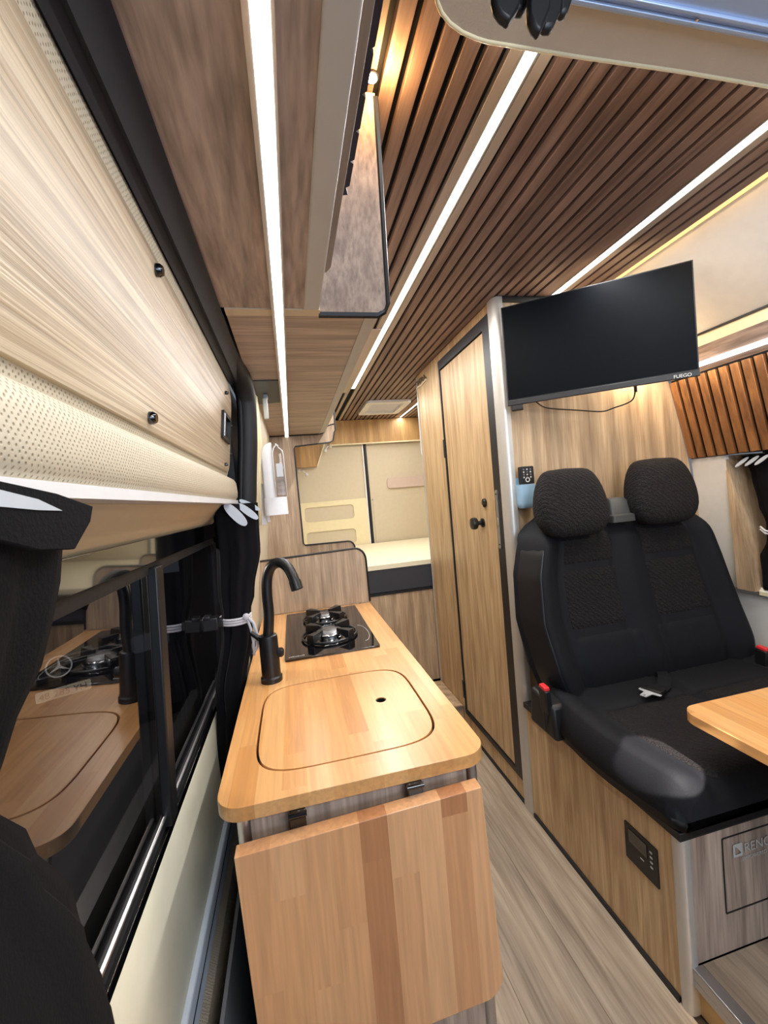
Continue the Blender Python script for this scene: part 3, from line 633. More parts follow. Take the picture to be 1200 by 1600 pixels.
# worktop with the cut-out for the lid
LX0, LX1, LY0, LY1 = -.108, .250, .768, 1.135
lid = superell((LX0 + LX1) / 2, (LY0 + LY1) / 2, (LX1 - LX0) / 2, (LY1 - LY0) / 2, 5, 56)
hol = superell((LX0 + LX1) / 2, (LY0 + LY1) / 2, (LX1 - LX0) / 2 + .0045, (LY1 - LY0) / 2 + .0045, 5, 56)
wt_ = thing('worktop', (.07, 1.3, .855), 'glossy beech stave worktop with rounded corners over the kitchen cabinet', 'worktop')
WX0, WX1, WY0, WY1 = -.165, .311, .698, 1.900
q = M(); q.plate([(a, b, .885) for a, b in rrect(WX0, WY0, WX1, WY1, .045, 8, (1, 0, 0, 1))], (0, 0, -.024), holes=[[(a, b, .885) for a, b in hol]])
q.build('slab', BEECH, wt_, bevel=.005, seg=3)
ld = thing('sink_cover_board', ((LX0 + LX1) / 2, (LY0 + LY1) / 2, .86), 'flush rounded beech lid covering the sink, with a finger hole', 'lid')
hc = at(595, 1093, 2, .885); fh = [(hc.x + .0125 * math.cos(2 * math.pi * k / 20), hc.y + .0125 * math.sin(2 * math.pi * k / 20), .8845) for k in range(20)]
q = M(); q.plate([(a, b, .8845) for a, b in lid], (0, 0, -.020), holes=[fh]); q.build('panel', BEECH, ld, bevel=.002)
M().lathe((hc.x, hc.y, .8635), [(.0123, 0), (.0123, .019), (.0105, .019), (.0105, .002)], 20).build('finger_ring', BLACK, ld)
M().box(LX0 - .01, LY0 - .01, .74, LX1 + .01, LY1 + .01, .8605).build('basin', BLACK, kc)
# drop leaf hanging in front
df = thing('drop_leaf', (.06, .62, .45), 'folded down beech leaf hanging from the front of the worktop', 'table leaf')
q = M(); lf = [(.0715 + (a - .0715) * .99939 - (b - .838) * .0349, .838 + (a - .0715) * .0349 + (b - .838) * .99939) for a, b in rrect(-.134, .458, .277, .838, .035, 6, (1, 0, 0, 1))]
q.plate([(a, .666, b) for a, b in lf], (0, .027, 0)); q.build('leaf_panel', BEECHL, df, bevel=.004, seg=3)
for px_ in (465, 648):
    hx = at(px_, 1270 if px_ < 500 else 1235, 1, .70).x
    q = M(); q.plate([(hx - .013, y, z) for z, y in [(.8605, .694), (.845, .692), (.80, .6945), (.78, .695), (.78, .699), (.842, .701), (.8605, .712)]], (.026, 0, 0))
    hg = q.build('hinge', BLACKG, df, bevel=.001)
    M().tube([(hx - .015, .692, .856), (hx + .015, .692, .856)], .0045, 12).build('hinge_pin', BLACKG, hg, smooth=True)

# faucet
fb = at(425, 1062, 2, .887); fx, fy = fb.x, fb.y
ft = thing('faucet', (fx, fy, .885), 'tall matt black gooseneck faucet at the left of the sink lid', 'faucet')
M().lathe((fx, fy, .885), [(.029, 0), (.029, .012), (.0255, .016), (.0255, .118), (.024, .126), (.0205, .128)], 28).build('body', FAUCET, ft, smooth=True)
pt = [(fx, fy, 1.0), tuple(at(420, 960, 1, fy)), tuple(at(417, 925, 1, fy)), tuple(at(418, 900, 1, fy)), tuple(at(425, 884, 1, fy - .005)), tuple(at(437, 879, 1, fy - .012)), tuple(at(449, 886, 1, fy - .025)), tuple(at(458, 902, 1, fy - .04)), tuple(at(464, 919, 1, fy - .05))]
sp2 = smooth_path(pt, 5)
M().tube(sp2, .0142, 18).build('spout', FAUCET, ft, smooth=True)
e0 = sp2[-1]; dv = (e0 - sp2[-3]).normalized()
M().tube([e0 - dv * .020, e0 + dv * .004], .0160, 18).build('aerator', FAUCET, ft, smooth=True)
M().lathe((fx + .018, fy, .96), [(.013, 0), (.013, .016), (.009, .020)], 16, (1, -.2, 0)).build('lever_hub', FAUCET, ft, smooth=True)
M().tube([(fx - .02, fy + .008, 1.0), (fx - .045, fy + .012, 1.022)], [.008, .006], 10).build('lever', FAUCET, ft, smooth=True)

# hob
HX0, HX1, HY0, HY1 = -.062, .237, 1.305, 1.858
hb = thing('gas_hob', ((HX0 + HX1) / 2, 1.58, .886), 'two burner black glass gas hob set in the worktop', 'hob')
q = M(); q.plate([(a, b, .8855) for a, b in rrect(HX0, HY0, HX1, HY1, .008, 4)], (0, 0, .006)); q.build('glass_plate', mat('hob_glass', rgb(10, 10, 13), .07, coat=.5), hb, bevel=.002)
def burner(cx, cy, r):
    z = .8915
    t = M().lathe((cx, cy, z), [(r + .035, 0), (r + .033, .003), (r + .006, .004), (r + .004, .002)], 36).build('burner_pan', BLACKG, hb, smooth=True)
    M().lathe((cx, cy, z + .003), [(r, 0), (r, .012), (r - .003, .015), (r - .010, .016)], 36).build('burner_ring', CHROME, t, smooth=True)
    M().lathe((cx, cy, z + .016), [(r - .006, 0), (r - .005, .004), (r - .012, .008), (.004, .009)], 36).build('burner_cap', mat('dull_steel', rgb(120, 120, 122), .4, .9), t, smooth=True)
    s = r + .058; zz = z + .030; first = None
    IRON = bpy.data.materials.get('cast_iron') or mat('cast_iron', rgb(18, 18, 20), .35)
    for sx in (-1, 1):
        for sy in (-1, 1):
            d = Vector((sx, sy, 0)).normalized(); n = Vector((-d.y, d.x, 0)); c = Vector((cx, cy, 0))
            a = c + d * (r + .048); b = c + d * (r - .014)
            q = M(); q.hexa([a + n * .017 + Vector((0, 0, z)), a - n * .017 + Vector((0, 0, z)), b - n * .004 + Vector((0, 0, zz - .006)), b + n * .004 + Vector((0, 0, zz - .006)),
                    a + n * .015 + Vector((0, 0, zz + .004)), a - n * .015 + Vector((0, 0, zz + .004)), b - n * .004 + Vector((0, 0, zz + .004)), b + n * .004 + Vector((0, 0, zz + .004))])
            q.build('support_arm', IRON, hb, bevel=.002)
    rr_ = r + .045
    M().tube([(cx + rr_ * math.cos(w_), cy + rr_ * math.sin(w_), z + .007) for w_ in [math.radians(15 * k) for k in range(25)]], .0045, 8).build('support_ring', IRON, hb, smooth='all')
burner(.090, 1.475, .050); burner(.092, 1.700, .040)
q = M(); q.tube([(.20 + .025 * math.sin(a), 1.46 - .09 * math.cos(a), .8918) for a in [math.radians(12 * k) for k in range(16)]], .0009, 5); q.build('printed_arc', PRINTW, hb)
q = M()
for k in range(9): q.box(-.050 + k * .0055, 1.322, .8917, -.0465 + k * .0055, 1.3255 + (k % 3) * .0012, .8921)
q.build('printed_marks', PRINTW, hb)

# paper cup dispenser
dy = 1.62
p0 = at(413, 693, 1, dy); p1 = at(448, 803, 1, dy); cx = (p0.x + p1.x) / 2 - .012 + .008; zt_, zb_ = p0.z - .0, p1.z
dp = thing('cup_dispenser', (cx, dy, zb_), 'white wall dispenser with clear rounded cover between curtain and bedroom opening', 'dispenser')
hw = .043
def drow(z, s): return [(cx + a * s - .004, dy + b, z) for a, b in rrect(-hw, -.03, hw, .045, .02, 4)]
prof = [drow(zb_, 1), drow(zb_ + .065, 1)]
M().loft(prof).build('base_cup', WHITE, dp, smooth=True)
n = 8; secs = [[(cx + a * .5 - hw / 2, dy + b, zb_ + .065) for a, b in rrect(-hw, -.03, hw, .045, .02, 4)]]
for k in range(n + 1):
    a = math.pi / 2 * k / n; z = zt_ - .045 + .045 * math.sin(a); s = max(.12, math.cos(a))
    secs.append([(cx - hw / 2 * s + (p * .5) * s, dy + r_ * (.5 + .5 * s), z) for p, r_ in rrect(-hw, -.03, hw, .045, .02, 4)])
M().loft(secs).build('shell', WHITE, dp, smooth=True)
secs = [[(cx + hw / 2 + a * .49, dy + b * .96, zb_ + .067) for a, b in rrect(-hw, -.03, hw, .045, .02, 4)]]
for k in range(n + 1):
    a = math.pi / 2 * k / n; z = zt_ - .047 + .045 * math.sin(a); s = max(.12, math.cos(a))
    secs.append([(cx + hw / 2 * s + (p * .49) * s, dy + r_ * (.5 + .5 * s) * .96, z) for p, r_ in rrect(-hw, -.03, hw, .045, .02, 4)])
M().loft(secs).build('clear_cover', CLEAR, dp, smooth=True)
M().tube([(cx + .002, dy - .032, zb_ + .065)] + [(cx + .021 - .019 * math.cos(a_), dy - .028, zt_ - .052 + (.040 if a_ < 1.6 else .030) * math.sin(a_)) for a_ in [math.radians(15 * k_) for k_ in range(13)]] + [(cx + hw - .002, dy - .024, zb_ + .065)], .0022, 8).build('cover_rim', WHITE, dp, smooth='all')
M().box(cx + .010, dy - .012, zb_ + .14, cx + .034, dy + .012, zb_ + .19).build('paper_tab', WHITE, dp)
M().box(cx + .008, dy - .010, zb_ + .072, cx + .036, dy + .014, zb_ + .14).build('cup_stack', OAKX, dp)
q = M(); q.box(cx - hw - .03, dy + .02, zb_ - .035, cx - hw + .0, dy + .045, zb_ + .12); q.build('wall_bracket', WHITE, dp, bevel=.002)
q = M(); q.box(cx - hw + .002, dy + .02, zb_ - .025, cx - hw + .012, dy + .04, zb_ - .001); q.build('clip', WHITE, dp)

# ================================================================== CURTAINS
def curtain(name, rows, cfun, folds, label, grp, m=CURT, n=72, ph=0):
    "rows: (z, cx, cy, hx, hy, fold depth)"
    t = thing(name, (rows[0][1], rows[0][2], rows[-1][0]), label, 'curtain', grp)
    secs = []
    def interp(z):
        for a, b in zip(rows, rows[1:]):
            if a[0] >= z >= b[0]:
                w = (a[0] - z) / (a[0] - b[0]); w = w * w * (3 - 2 * w); return [a[i] + (b[i] - a[i]) * w for i in range(6)]
        return rows[-1]
    K = 30
    for k in range(K + 1):
        z = rows[0][0] + (rows[-1][0] - rows[0][0]) * k / K
        _, cx, cy, hx, hy, fd = interp(z); sec = []
        for j in range(n):
            a = 2 * math.pi * j / n
            f = 1 + fd * (math.sin(folds * a + ph + .5 * math.sin(z * 9)) + .45 * math.sin((folds * 2 - 1) * a + z * 6))
            sec.append((cx + hx * math.cos(a) * f, cy + hy * math.sin(a) * f, z))
        secs.append(sec)
    M().loft(secs).build('cloth', m, t, smooth='all')
    return t
fc = curtain('curtain', [(1.378, -.158, 1.29, .060, .050, .08), (1.25, -.160, 1.29, .058, .046, .10), (1.12, -.176, 1.27, .046, .038, .10), (1.065, -.180, 1.25, .036, .030, .08), (1.03, -.182, 1.25, .038, .034, .12), (.85, -.214, 1.24, .036, .042, .14), (.635, -.226, 1.22, .034, .042, .14)], None, 7,
             'dark curtain tied with white cord at the far end of the side window', 'side window curtains')
# silver tape tabs on top of the far curtain
for k, (px_, py_, hl2, hw2, an) in enumerate(((368, 804, 24, 8, 44), (387, 799, 20, 5.5, 36), (390, 789, 18, 4, 26))):
    ca, sa = math.cos(math.radians(an)), math.sin(math.radians(an)); yk = 1.225 + .02 * k
    q = M(); q.plate([tuple(at(px_ + a * ca - b * sa, py_ + a * sa + b * ca, 1, yk)) for a, b in superell(0, 0, hl2, hw2, 2.3, 18)], (0, .002, 0)); q.build('silver_tab', SILVER, fc)
def cord(rows, label, c, hx, hy, z, parent):
    t = parent
    for k in range(3):
        M().tube([(c[0] + hx * math.cos(a), c[1] + hy * math.sin(a), z - .007 + .007 * k + .003 * math.sin(a)) for a in [math.radians(15 * j) for j in range(25)]], .0034, 8).build('cord_loop', CORD, t, smooth='all')
cord(None, '', (-.182, 1.25), .041, .036, 1.055, fc)
M().tube([(-.150, 1.222, 1.062), (-.132, 1.212, 1.045), (-.124, 1.208, 1.01), (-.128, 1.21, .975), (-.140, 1.212, .958)], .0042, 8).build('cord_tail', CORD, fc, smooth='all')
M().tube([(-.150, 1.222, 1.062), (-.140, 1.210, 1.03), (-.136, 1.207, .99), (-.138, 1.209, .955)], .0036, 8).build('cord_tail', CORD, fc, smooth='all')
M().lathe((-.150, 1.218, 1.063), [(.004, -.008), (.009, -.003), (.009, .004), (.004, .008)], 12, (0, -1, .3)).build('knot', CORD, fc, smooth=True)
tb = thing('tieback_clip', (-.25, 1.25, 1.05), 'black plastic tie back clip on the window frame beside the far curtain', 'clip')
M().box(-.262, 1.20, 1.04, -.222, 1.235, 1.075).box(-.258, 1.195, 1.072, -.240, 1.225, 1.082).build('body', BLACK, tb, bevel=.003)
M().box(-.224, 1.21, 1.045, -.212, 1.23, 1.068).build('hook', BLACK, tb, bevel=.002)
nc = curtain('curtain', [(1.372, -.158, .190, .030, .135, .05), (1.345, -.158, .188, .030, .130, .06), (1.30, -.165, .186, .032, .115, .08), (1.255, -.178, .184, .032, .095, .08), (1.215, -.188, .18, .028, .085, .06), (1.17, -.185, .19, .030, .105, .08), (1.09, -.180, .20, .034, .125, .10), (.98, -.178, .205, .036, .145, .11), (.80, -.18, .21, .036, .145, .11), (.7, -.18, .21, .036, .15, .10)], None, 9,
             'dark curtain bunched close to the camera at the near end of the side window', 'side window curtains', ph=1)
q = M(); q.plate([tuple(at(a, b, 0, -.122)) for a, b in ((-60, 742), (0, 751), (90, 771), (146, 791), (142, 815), (118, 858), (60, 860), (-60, 830))], (-.004, 0, 0)); q.build('top_band', CURT, nc, bevel=.001)
q = M(); q.plate([tuple(at(a, b, 0, -.1215)) for a, b in ((-60, 760), (0, 765), (60, 780), (98, 798), (60, 797), (-60, 786))], (-.0004, 0, 0)); q.build('heading_tape', SILVER, nc)
cord(None, '', (-.188, .18), .032, .09, 1.217, nc)
# right window curtain
rc = curtain('curtain', [(1.405, 1.85, 1.26, .05, .115, .06), (1.33, 1.86, 1.25, .05, .10, .08), (1.20, 1.86, 1.24, .045, .09, .08), (1.13, 1.86, 1.235, .04, .075, .08), (1.06, 1.86, 1.235, .045, .075, .10), (.96, 1.87, 1.25, .05, .10, .10), (.86, 1.87, 1.25, .05, .105, .10)], None, 7,
             'dark curtain with silver tabs at the right window behind the seat', None, ph=2)
for k in range(3):
    p = at(1160 + 17 * k, 722 - 2 * k, 0, 1.79)
    q = M(); q.plate([(1.785 - .004 * k, p.y + a * .9, p.z + b + a * -.55) for a, b in superell(0, 0, .030, .008, 2.2, 14)], (.003, 0, 0)); q.build('silver_tab', SILVER, rc)
p = at(1196, 828, 0, 1.80)
for k in range(2): M().tube([(1.802, p.y + .02, p.z + .012 - .01 * k), (1.80, p.y - .0, p.z - .004 - .01 * k), (1.80, p.y - .06, p.z - .012 - .01 * k)], .004, 8).build('cord_loop', CORD, rc, smooth='all')

# ================================================================== TELEVISION
A = Vector((.862, 1.505, 0)); B = Vector((1.364, 1.143, 0)); ux = (B - A).normalized(); un = Vector((ux.y, -ux.x, 0))  # un points to the camera side
if un.y > 0: un = -un
TW = (B - A).length; zt0, zt1 = 1.678, 2.056
def tvp(u, z, d): p = A + ux * u + un * d; return (p.x, p.y, z)
def tvbox(q, u0, u1, z0, z1, d0, d1): return q.hexa([tvp(u0, z0, d0), tvp(u1, z0, d0), tvp(u1, z0, d1), tvp(u0, z0, d1), tvp(u0, z1, d0), tvp(u1, z1, d0), tvp(u1, z1, d1), tvp(u0, z1, d1)])
tv = thing('television', tuple(A + Vector((0, 0, zt0))), 'flat black television swung out from the partition above the seats', 'television')
tvbox(M(), 0, TW, zt0, zt1, -.012, 0).build('housing', BLACK, tv, bevel=.0008)
tvbox(M(), .004, TW - .004, zt0 + .020, zt1 - .004, .0, .0012).build('screen', SCREEN, tv)
tvbox(M(), 0, TW, zt0 - .004, zt0 + .016, -.004, .006).build('chin', BLACK, tv, bevel=.002)
tvbox(M(), .05, TW - .12, zt0 + .03, zt1 - .06, -.040, -.012).build('rear_cover', BLACK, tv, bevel=.008)
tvbox(M(), .012, .055, zt0 - .024, zt0 + .002, -.02, .004).build('bracket', BLACK, tv, bevel=.003)
text('brand_lettering', 'FUEGO', PRINTW, .016, tvp(TW - .075, zt0 - .0005, .0065), ux, (0, 0, 1), tv)
M().tube([tvp(TW * .5, 1.88, -.04), tvp(TW * .42, 1.88, -.09), (1.02, YP - .004, 1.88)], .012, 10).build('swing_arm', BLACK, tv)
q = thing('power_cable', (1.2, YP - .03, 1.65), 'thin black cable looping below the television', 'cable')
cp = [at(838, 628, 1, 1.50), at(850, 636, 1, 1.52), at(870, 639, 1, 1.53), at(905, 641, 1, 1.53), at(940, 643, 1, 1.50), at(960, 637, 1, 1.46), at(980, 630, 1, 1.42), at(990, 622, 1, 1.38), at(993, 606, 1, 1.36)]
M().tube(smooth_path(cp), .0028, 8).build('wire', BLACK, q, smooth='all')
M().tube([tuple(cp[-1] + Vector((0, 0, -.016))), tuple(cp[-1] + Vector((0, 0, .014)))], .006, 8).build('plug', BLACK, q)

pk2 = thing('puck_light', (1.50, YP - .006, 1.80), 'small warm puck light hidden behind the television', 'light')
M().lathe((1.50, YP - .001, 1.80), [(.02, 0), (.02, .006), (.014, .008)], 20, (0, -1, 0)).build('lens', LEDW, pk2, smooth=True)
l2 = bpy.data.lights.new('tv_glow', 'POINT'); l2.energy = 2.2; l2.color = (1, .72, .4); l2.shadow_soft_size = .02
o2_ = bpy.data.objects.new('tv_glow', l2); COL.objects.link(o2_); o2_.location = (1.47, YP - .05, 1.79)
# remote holder and remote
hl = at(804, 762, 1, YP - .02); hr = at(838, 792, 1, YP - .02)
hxm = (hl.x + hr.x) / 2; hzb = hr.z; hzt = at(820, 757, 1, YP - .04).z
rh = thing('remote_holder', (hxm, YP - .02, hzb), 'light blue plastic pocket stuck on the partition', 'holder')
q = M(); secs = []
for z, s in ((hzb, .72), (hzb + .006, .88), (hzb + .02, .97), (hzt, 1)): secs.append([(hxm + a * s, YP - .024 + b * s, z) for a, b in rrect(-.039, -.022, .039, .022, .014, 4)])
q.loft(secs); 
for s, z in ((.93, hzt), (.9, hzb + .02)): pass
q.build('pocket', BLUEP, rh, smooth=True)
q = M(); q.plate([(hxm + a, YP - .004, z) for a, z in rrect(-.041, hzb + .01, .0, hzt + .028, .014, 5)], (0, .003, 0)); q.build('back_plate', BLUEP, rh)
rm = thing('remote_control', (hxm + .004, YP - .02, hzt - .01), 'black remote control standing in the blue pocket', 'remote')
r0 = at(813, 757, 1, YP - .03); r1 = at(832, 728, 1, YP - .03); rcx = (r0.x + r1.x) / 2; rw2 = (r1.x - r0.x) / 2
q = M(); q.plate([(rcx + a, YP - .036, z) for a, z in rrect(-rw2, hzt + .001, rw2, r1.z, .006)], (0, .016, 0)); q.build('body', BLACK, rm, bevel=.003)
for i in range(3):
    for j in range(4):
        M().lathe((rcx - rw2 * .5 + rw2 * .5 * i, YP - .036, r1.z - .012 - j * .0105), [(.0036, 0), (.003, .0018)], 10, (0, -1, 0)).build('button', PRINTW if (i + j) % 2 else mat('button_grey', rgb(120, 110, 116), .5), rm)
M().lathe((rcx, YP - .036, hzt + .018), [(.010, 0), (.010, .0015), (.006, .0015), (.006, 0)], 18, (0, -1, 0)).build('dial', PRINTW, rm)

# ================================================================== BENCH + SEAT
bn = thing('bench_box', (1.3, .84, 0), 'oak bench box carrying the double seat', 'bench')
BZ = .458
M().box(XS, .865, .018, XS + .018, YP - .014, BZ).build('side_panel', OAKD, bn)
M().box(XS + .02, .842, .124, 1.848, .858, BZ).build('front_panel', OAKGREY, bn)
q = M(); ha = rrect(.985, .225, 1.28, .425, .004, 2); hb_ = rrect(.9885, .2285, 1.2765, .4215, .003, 2)
q.plate([(a, .8405, b) for a, b in ha], (0, .0012, 0), holes=[[(a, .8405, b) for a, b in hb_]]); q.build('hatch_gap', BLACK, bn)
q = M(); q.plate([(a, b, .0) for a, b in rrect(XS - .004, .836, XS + .034, .872, .014, 6)], (0, 0, BZ)); q.build('corner_post', ALUW, bn, smooth=True)
q = M(); q.plate([(XS - .012, .83, BZ + .001), (1.846, .83, BZ + .001), (1.846, YP - .012, BZ + .001), (XS - .012, YP - .012, BZ + .001)], (0, 0, .022)); q.build('seat_board', BLACK, bn, bevel=.002)
M().box(XS - .006, .87, .0, XS + .0, YP - .02, .016).build('base_seal', RUBBER, bn)
q = M(); q.plate([(XS - .004, a, b) for a, b in rrect(.912, .262, 1.024, .370, .003)], (.004, 0, 0)); cpn = q.build('control_panel', BLACK, bn, bevel=.001)
M().box(XS - .0055, .945, .320, XS - .004, 1.008, .358).build('display', BLACKG, cpn)
for k in range(4): M().box(XS - .0047, .928, .345 - k * .014, XS - .004, .936, .350 - k * .014).build('symbol', PRINTW, cpn)
M().box(XS - .0047, .958, .300, XS - .004, .970, .303).build('symbol', PRINTW, cpn)
text('brand_lettering', 'RENOGY', PRINTW, .034, (1.052, .8395, .372), (1, 0, 0), (0, 0, 1), bn)
text('brand_tagline', 'EMPOWERED', PRINTW, .0135, (1.045, .8395, .352), (1, 0, 0), (0, 0, 1), bn)
q = M(); q.plate([(a, .8402, b) for a, b in rrect(1.018, .366, 1.048, .400, .004)], (0, -.0005, 0), holes=[[(a, .8402, b) for a, b in [(1.024, .372), (1.042, .372), (1.042, .376), (1.028, .392), (1.024, .392)]]]); q.build('brand_mark', PRINTW, bn)

se = thing('double_seat', (1.32, 1.2, .48), 'black fabric double passenger seat with two headrests on the bench', 'seat')
# backrest: front surface as a function
def sm(a, b, x):
    t = max(0, min(1, (x - a) / (b - a))); return t * t * (3 - 2 * t)
LZ = [(.500, .900, 1.785), (.56, .868, 1.80), (.68, .825, 1.80), (.85, .800, 1.77), (1.02, .812, 1.725), (1.10, .835, 1.70), (1.16, .855, 1.675), (1.20, .89, 1.64), (1.235, .95, 1.58)]
def lr(z):
    for a, b in zip(LZ, LZ[1:]):
        if a[0] <= z <= b[0]:
            w = (z - a[0]) / (b[0] - a[0]); return a[1] + (b[1] - a[1]) * w, a[2] + (b[2] - a[2]) * w
    return LZ[-1][1:] if z > LZ[-1][0] else LZ[0][1:]
def bf(u, z):
    l, r = lr(z); x = l + (r - l) * u
    y = 1.335 + (z - .5) * .10          # lean back
    e = abs(2 * u - 1)
    bol = sm(.68, .86, e) * (1 - sm(.88, 1.0, e)) * .035      # side bolsters
    mid = (1 - sm(.0, .16, e)) * .012
    edge = .085 * (sm(.86, 1.0, e)) ** 1.6
    zt = sm(1.12, 1.24, z) * .06
    lum = .018 * math.exp(-((z - .68) / .12) ** 2)
    gr = .010 * math.exp(-((e - .70) / .018) ** 2) + .007 * math.exp(-((e - .17) / .015) ** 2)
    return Vector((x, min(y - bol - mid + edge + zt - lum + gr, 1.505), z))
NU = 72; q = M(); secs = []
zs = [.50 + (1.235 - .50) * k / 44 for k in range(45)]
for z in zs:
    fr = [bf(k / NU, z) for k in range(NU + 1)]
    l, r = lr(z); yb = min(1.335 + (z - .5) * .10 + .125, 1.53)
    bk = [Vector((r - .01, yb - .02, z)), Vector((r - .05, yb, z)), Vector(((l + r) / 2, yb, z)), Vector((l + .05, yb, z)), Vector((l + .01, yb - .02, z))]
    secs.append(fr + bk)
top = [Vector((p.x * .94 + .06 * 1.27, p.y * .6 + .4 * 1.44, 1.246)) for p in secs[-1]]
secs.append(top)
q.loft(secs); q.build('backrest', DARKVEL, se, smooth='all')
def bpatch(name, u0, u1, z0, z1, m, lift=.004, nu=18, nz=14):
    vs = []; fs = []
    for j in range(nz + 1):
        for i in range(nu + 1):
            u = u0 + (u1 - u0) * i / nu; z = z0 + (z1 - z0) * j / nz; p = bf(u, z)
            ed = min(min(i, nu - i) / 2, min(j, nz - j) / 2, 1)
            vs.append(p + Vector((0, -lift * (.3 + .7 * ed) if ed > 0 else .004, 0)))
    for j in range(nz):
        for i in range(nu): a = j * (nu + 1) + i; fs.append((a, a + 1, a + nu + 2, a + nu + 1))
    return M().add(vs, fs).build(name, m, se, smooth='all')
bpatch('upper_inset', .165, .425, 1.045, 1.165, SEATFAB); bpatch('upper_inset', .575, .855, 1.045, 1.17, SEATFAB)
bpatch('weave_inset', .165, .425, .80, 1.035, SEATFAB); bpatch('weave_inset', .575, .845, .80, 1.035, SEATFAB)
bpatch('lumbar_panel', .165, .47, .56, .79, DARKVEL); bpatch('lumbar_panel', .53, .845, .56, .79, DARKVEL)
bpatch('side_vinyl', .006, .055, .56, 1.12, SEATVINYL, .005, 10, 44)
# headrests
def headrest(cx, cy, z0, z1, hx, m):
    secs = []
    prof = [(0, .55, .4), (.05, .74, .75), (.18, .93, .95), (.35, 1.0, 1.0), (.6, .95, .98), (.8, .82, .9), (.93, .68, .75), (1, .52, .45)]
    for t_, sx, sy in prof: secs.append([(cx + a * sx, cy + .03 * t_ + b * sy, z0 + (z1 - z0) * t_) for a, b in superell(0, 0, hx, .062, 3.2, 32)])
    M().loft(secs).build('headrest', m, se, smooth='all', sub=1)
headrest(1.018, 1.37, 1.155, 1.412, .147, SEATFAB); headrest(1.425, 1.37, 1.165, 1.425, .152, SEATFAB)
q = M(); secs = []
for z, w, y in ((1.19, .052, 1.385), (1.215, .050, 1.385), (1.22, .044, 1.40), (1.272, .040, 1.41), (1.282, .034, 1.42)): secs.append([(1.238 + a, y + b, z) for a, b in rrect(-w, -.02, w, .025, .01, 3)])
q.loft(secs); q.build('belt_guide', mat('guide_grey', rgb(66, 66, 66), .5), se, smooth=True)
# seat cushion: lofted along y
def cf(u, y):
    "top surface of the cushion"
    l = .83 - .030 * math.sin(math.pi * min(1, max(0, (y - .83) / .5))) ; r = 1.80
    f = sm(.806, .862, y); l += (1 - f) ** 2 * .022; r -= (1 - f) ** 2 * .022
    x = l + (r - l) * u; e = abs(2 * u - 1)
    h = .597 + .019 * sm(.76, .88, e) * (1 - sm(.9, 1, e)) - .004 * (1 - sm(0, .1, e))
    h -= .075 * sm(.93, 1.0, e) ** 1.6
    h -= (1 - f) ** 2.0 * .055
    h -= .008 * math.exp(-((e - .765) / .014) ** 2) + .006 * math.exp(-((e - .02) / .02) ** 2)
    h -= .008 * math.exp(-((y - 1.19) / .01) ** 2) * (1 - sm(.66, .72, e))
    return Vector((x, y, max(h, .497)))
secs = []
ys = [.812, .816, .824, .836, .855, .88] + [.91 + .04 * k for k in range(7)] + [1.17, 1.18, 1.19, 1.20, 1.21, 1.24, 1.28, 1.32, 1.36]
for y in ys:
    tp = [cf(k / NU, y) for k in range(NU + 1)]
    l, r = tp[0].x, tp[-1].x; ins = .012
    bt = [Vector((r - ins * .2, y, .52)), Vector((r - ins * 1.5, y, .484)), Vector(((l + r) / 2, y, .4815)), Vector((l + ins * 1.5, y, .484)), Vector((l + ins * .2, y, .52))]
    secs.append(tp + bt)
M().loft(secs).build('seat_cushion', DARKVEL, se, smooth='all')
def cpatch(name, u0, u1, y0, y1, m, lift=.003, nu=18, ny=12):
    vs = []; fs = []
    for j in range(ny + 1):
        for i in range(nu + 1):
            p = cf(u0 + (u1 - u0) * i / nu, y0 + (y1 - y0) * j / ny); ed = min(min(i, nu - i) / 2, min(j, ny - j) / 2, 1)
            vs.append(p + Vector((0, 0, lift if ed > 0 else -.004)))
    for j in range(ny):
        for i in range(nu): a = j * (nu + 1) + i; fs.append((a, a + 1, a + nu + 2, a + nu + 1))
    return M().add(vs, fs).build(name, m, se, smooth='all')
cpatch('weave_inset', .118, .488, .825, 1.185, SEATFAB, ny=20); cpatch('weave_inset', .512, .85, .825, 1.185, SEATFAB, ny=20)
# belt buckles
def buckle(x, y, z, lean):
    b_ = M(); b_.hexa([(x - .012, y - .02, z), (x + .012, y - .02, z), (x + .012, y + .02, z), (x - .012, y + .02, z), (x - .011 + lean, y - .024, z + .085), (x + .011 + lean, y - .024, z + .085), (x + .011 + lean, y + .02, z + .09), (x - .011 + lean, y + .02, z + .09)])
    o = b_.build('buckle', BLACK, se, bevel=.004)
    c = M(); c.hexa([(x - .010 + lean, y - .022, z + .086), (x + .010 + lean, y - .022, z + .086), (x + .010 + lean, y + .014, z + .09), (x - .010 + lean, y + .014, z + .09), (x - .009 + lean, y - .021, z + .098), (x + .009 + lean, y - .021, z + .098), (x + .009 + lean, y + .013, z + .101), (x - .009 + lean, y + .013, z + .101)]); c.build('red_button', REDP, o, bevel=.002)
bp_ = at(850, 1072, 1, 1.29)
buckle(bp_.x + .006, 1.29, bp_.z - .095, -.008)
bp2 = at(1188, 1012, 1, 1.25)
buckle(bp2.x + .006, 1.25, bp2.z - .095, 0)
M().tube([(bp_.x + .01, 1.30, .50), (bp_.x + .004, 1.292, bp_.z - .09)], .012, 8).build('buckle_stalk', BLACK, se)
q = M(); q.hexa([(.795, 1.24, .486), (.86, 1.24, .486), (.86, 1.40, .486), (.795, 1.40, .486), (.80, 1.26, .60), (.86, 1.26, .60), (.86, 1.39, .62), (.80, 1.39, .62)]); q.build('recliner_cover', BLACK, se, bevel=.012)

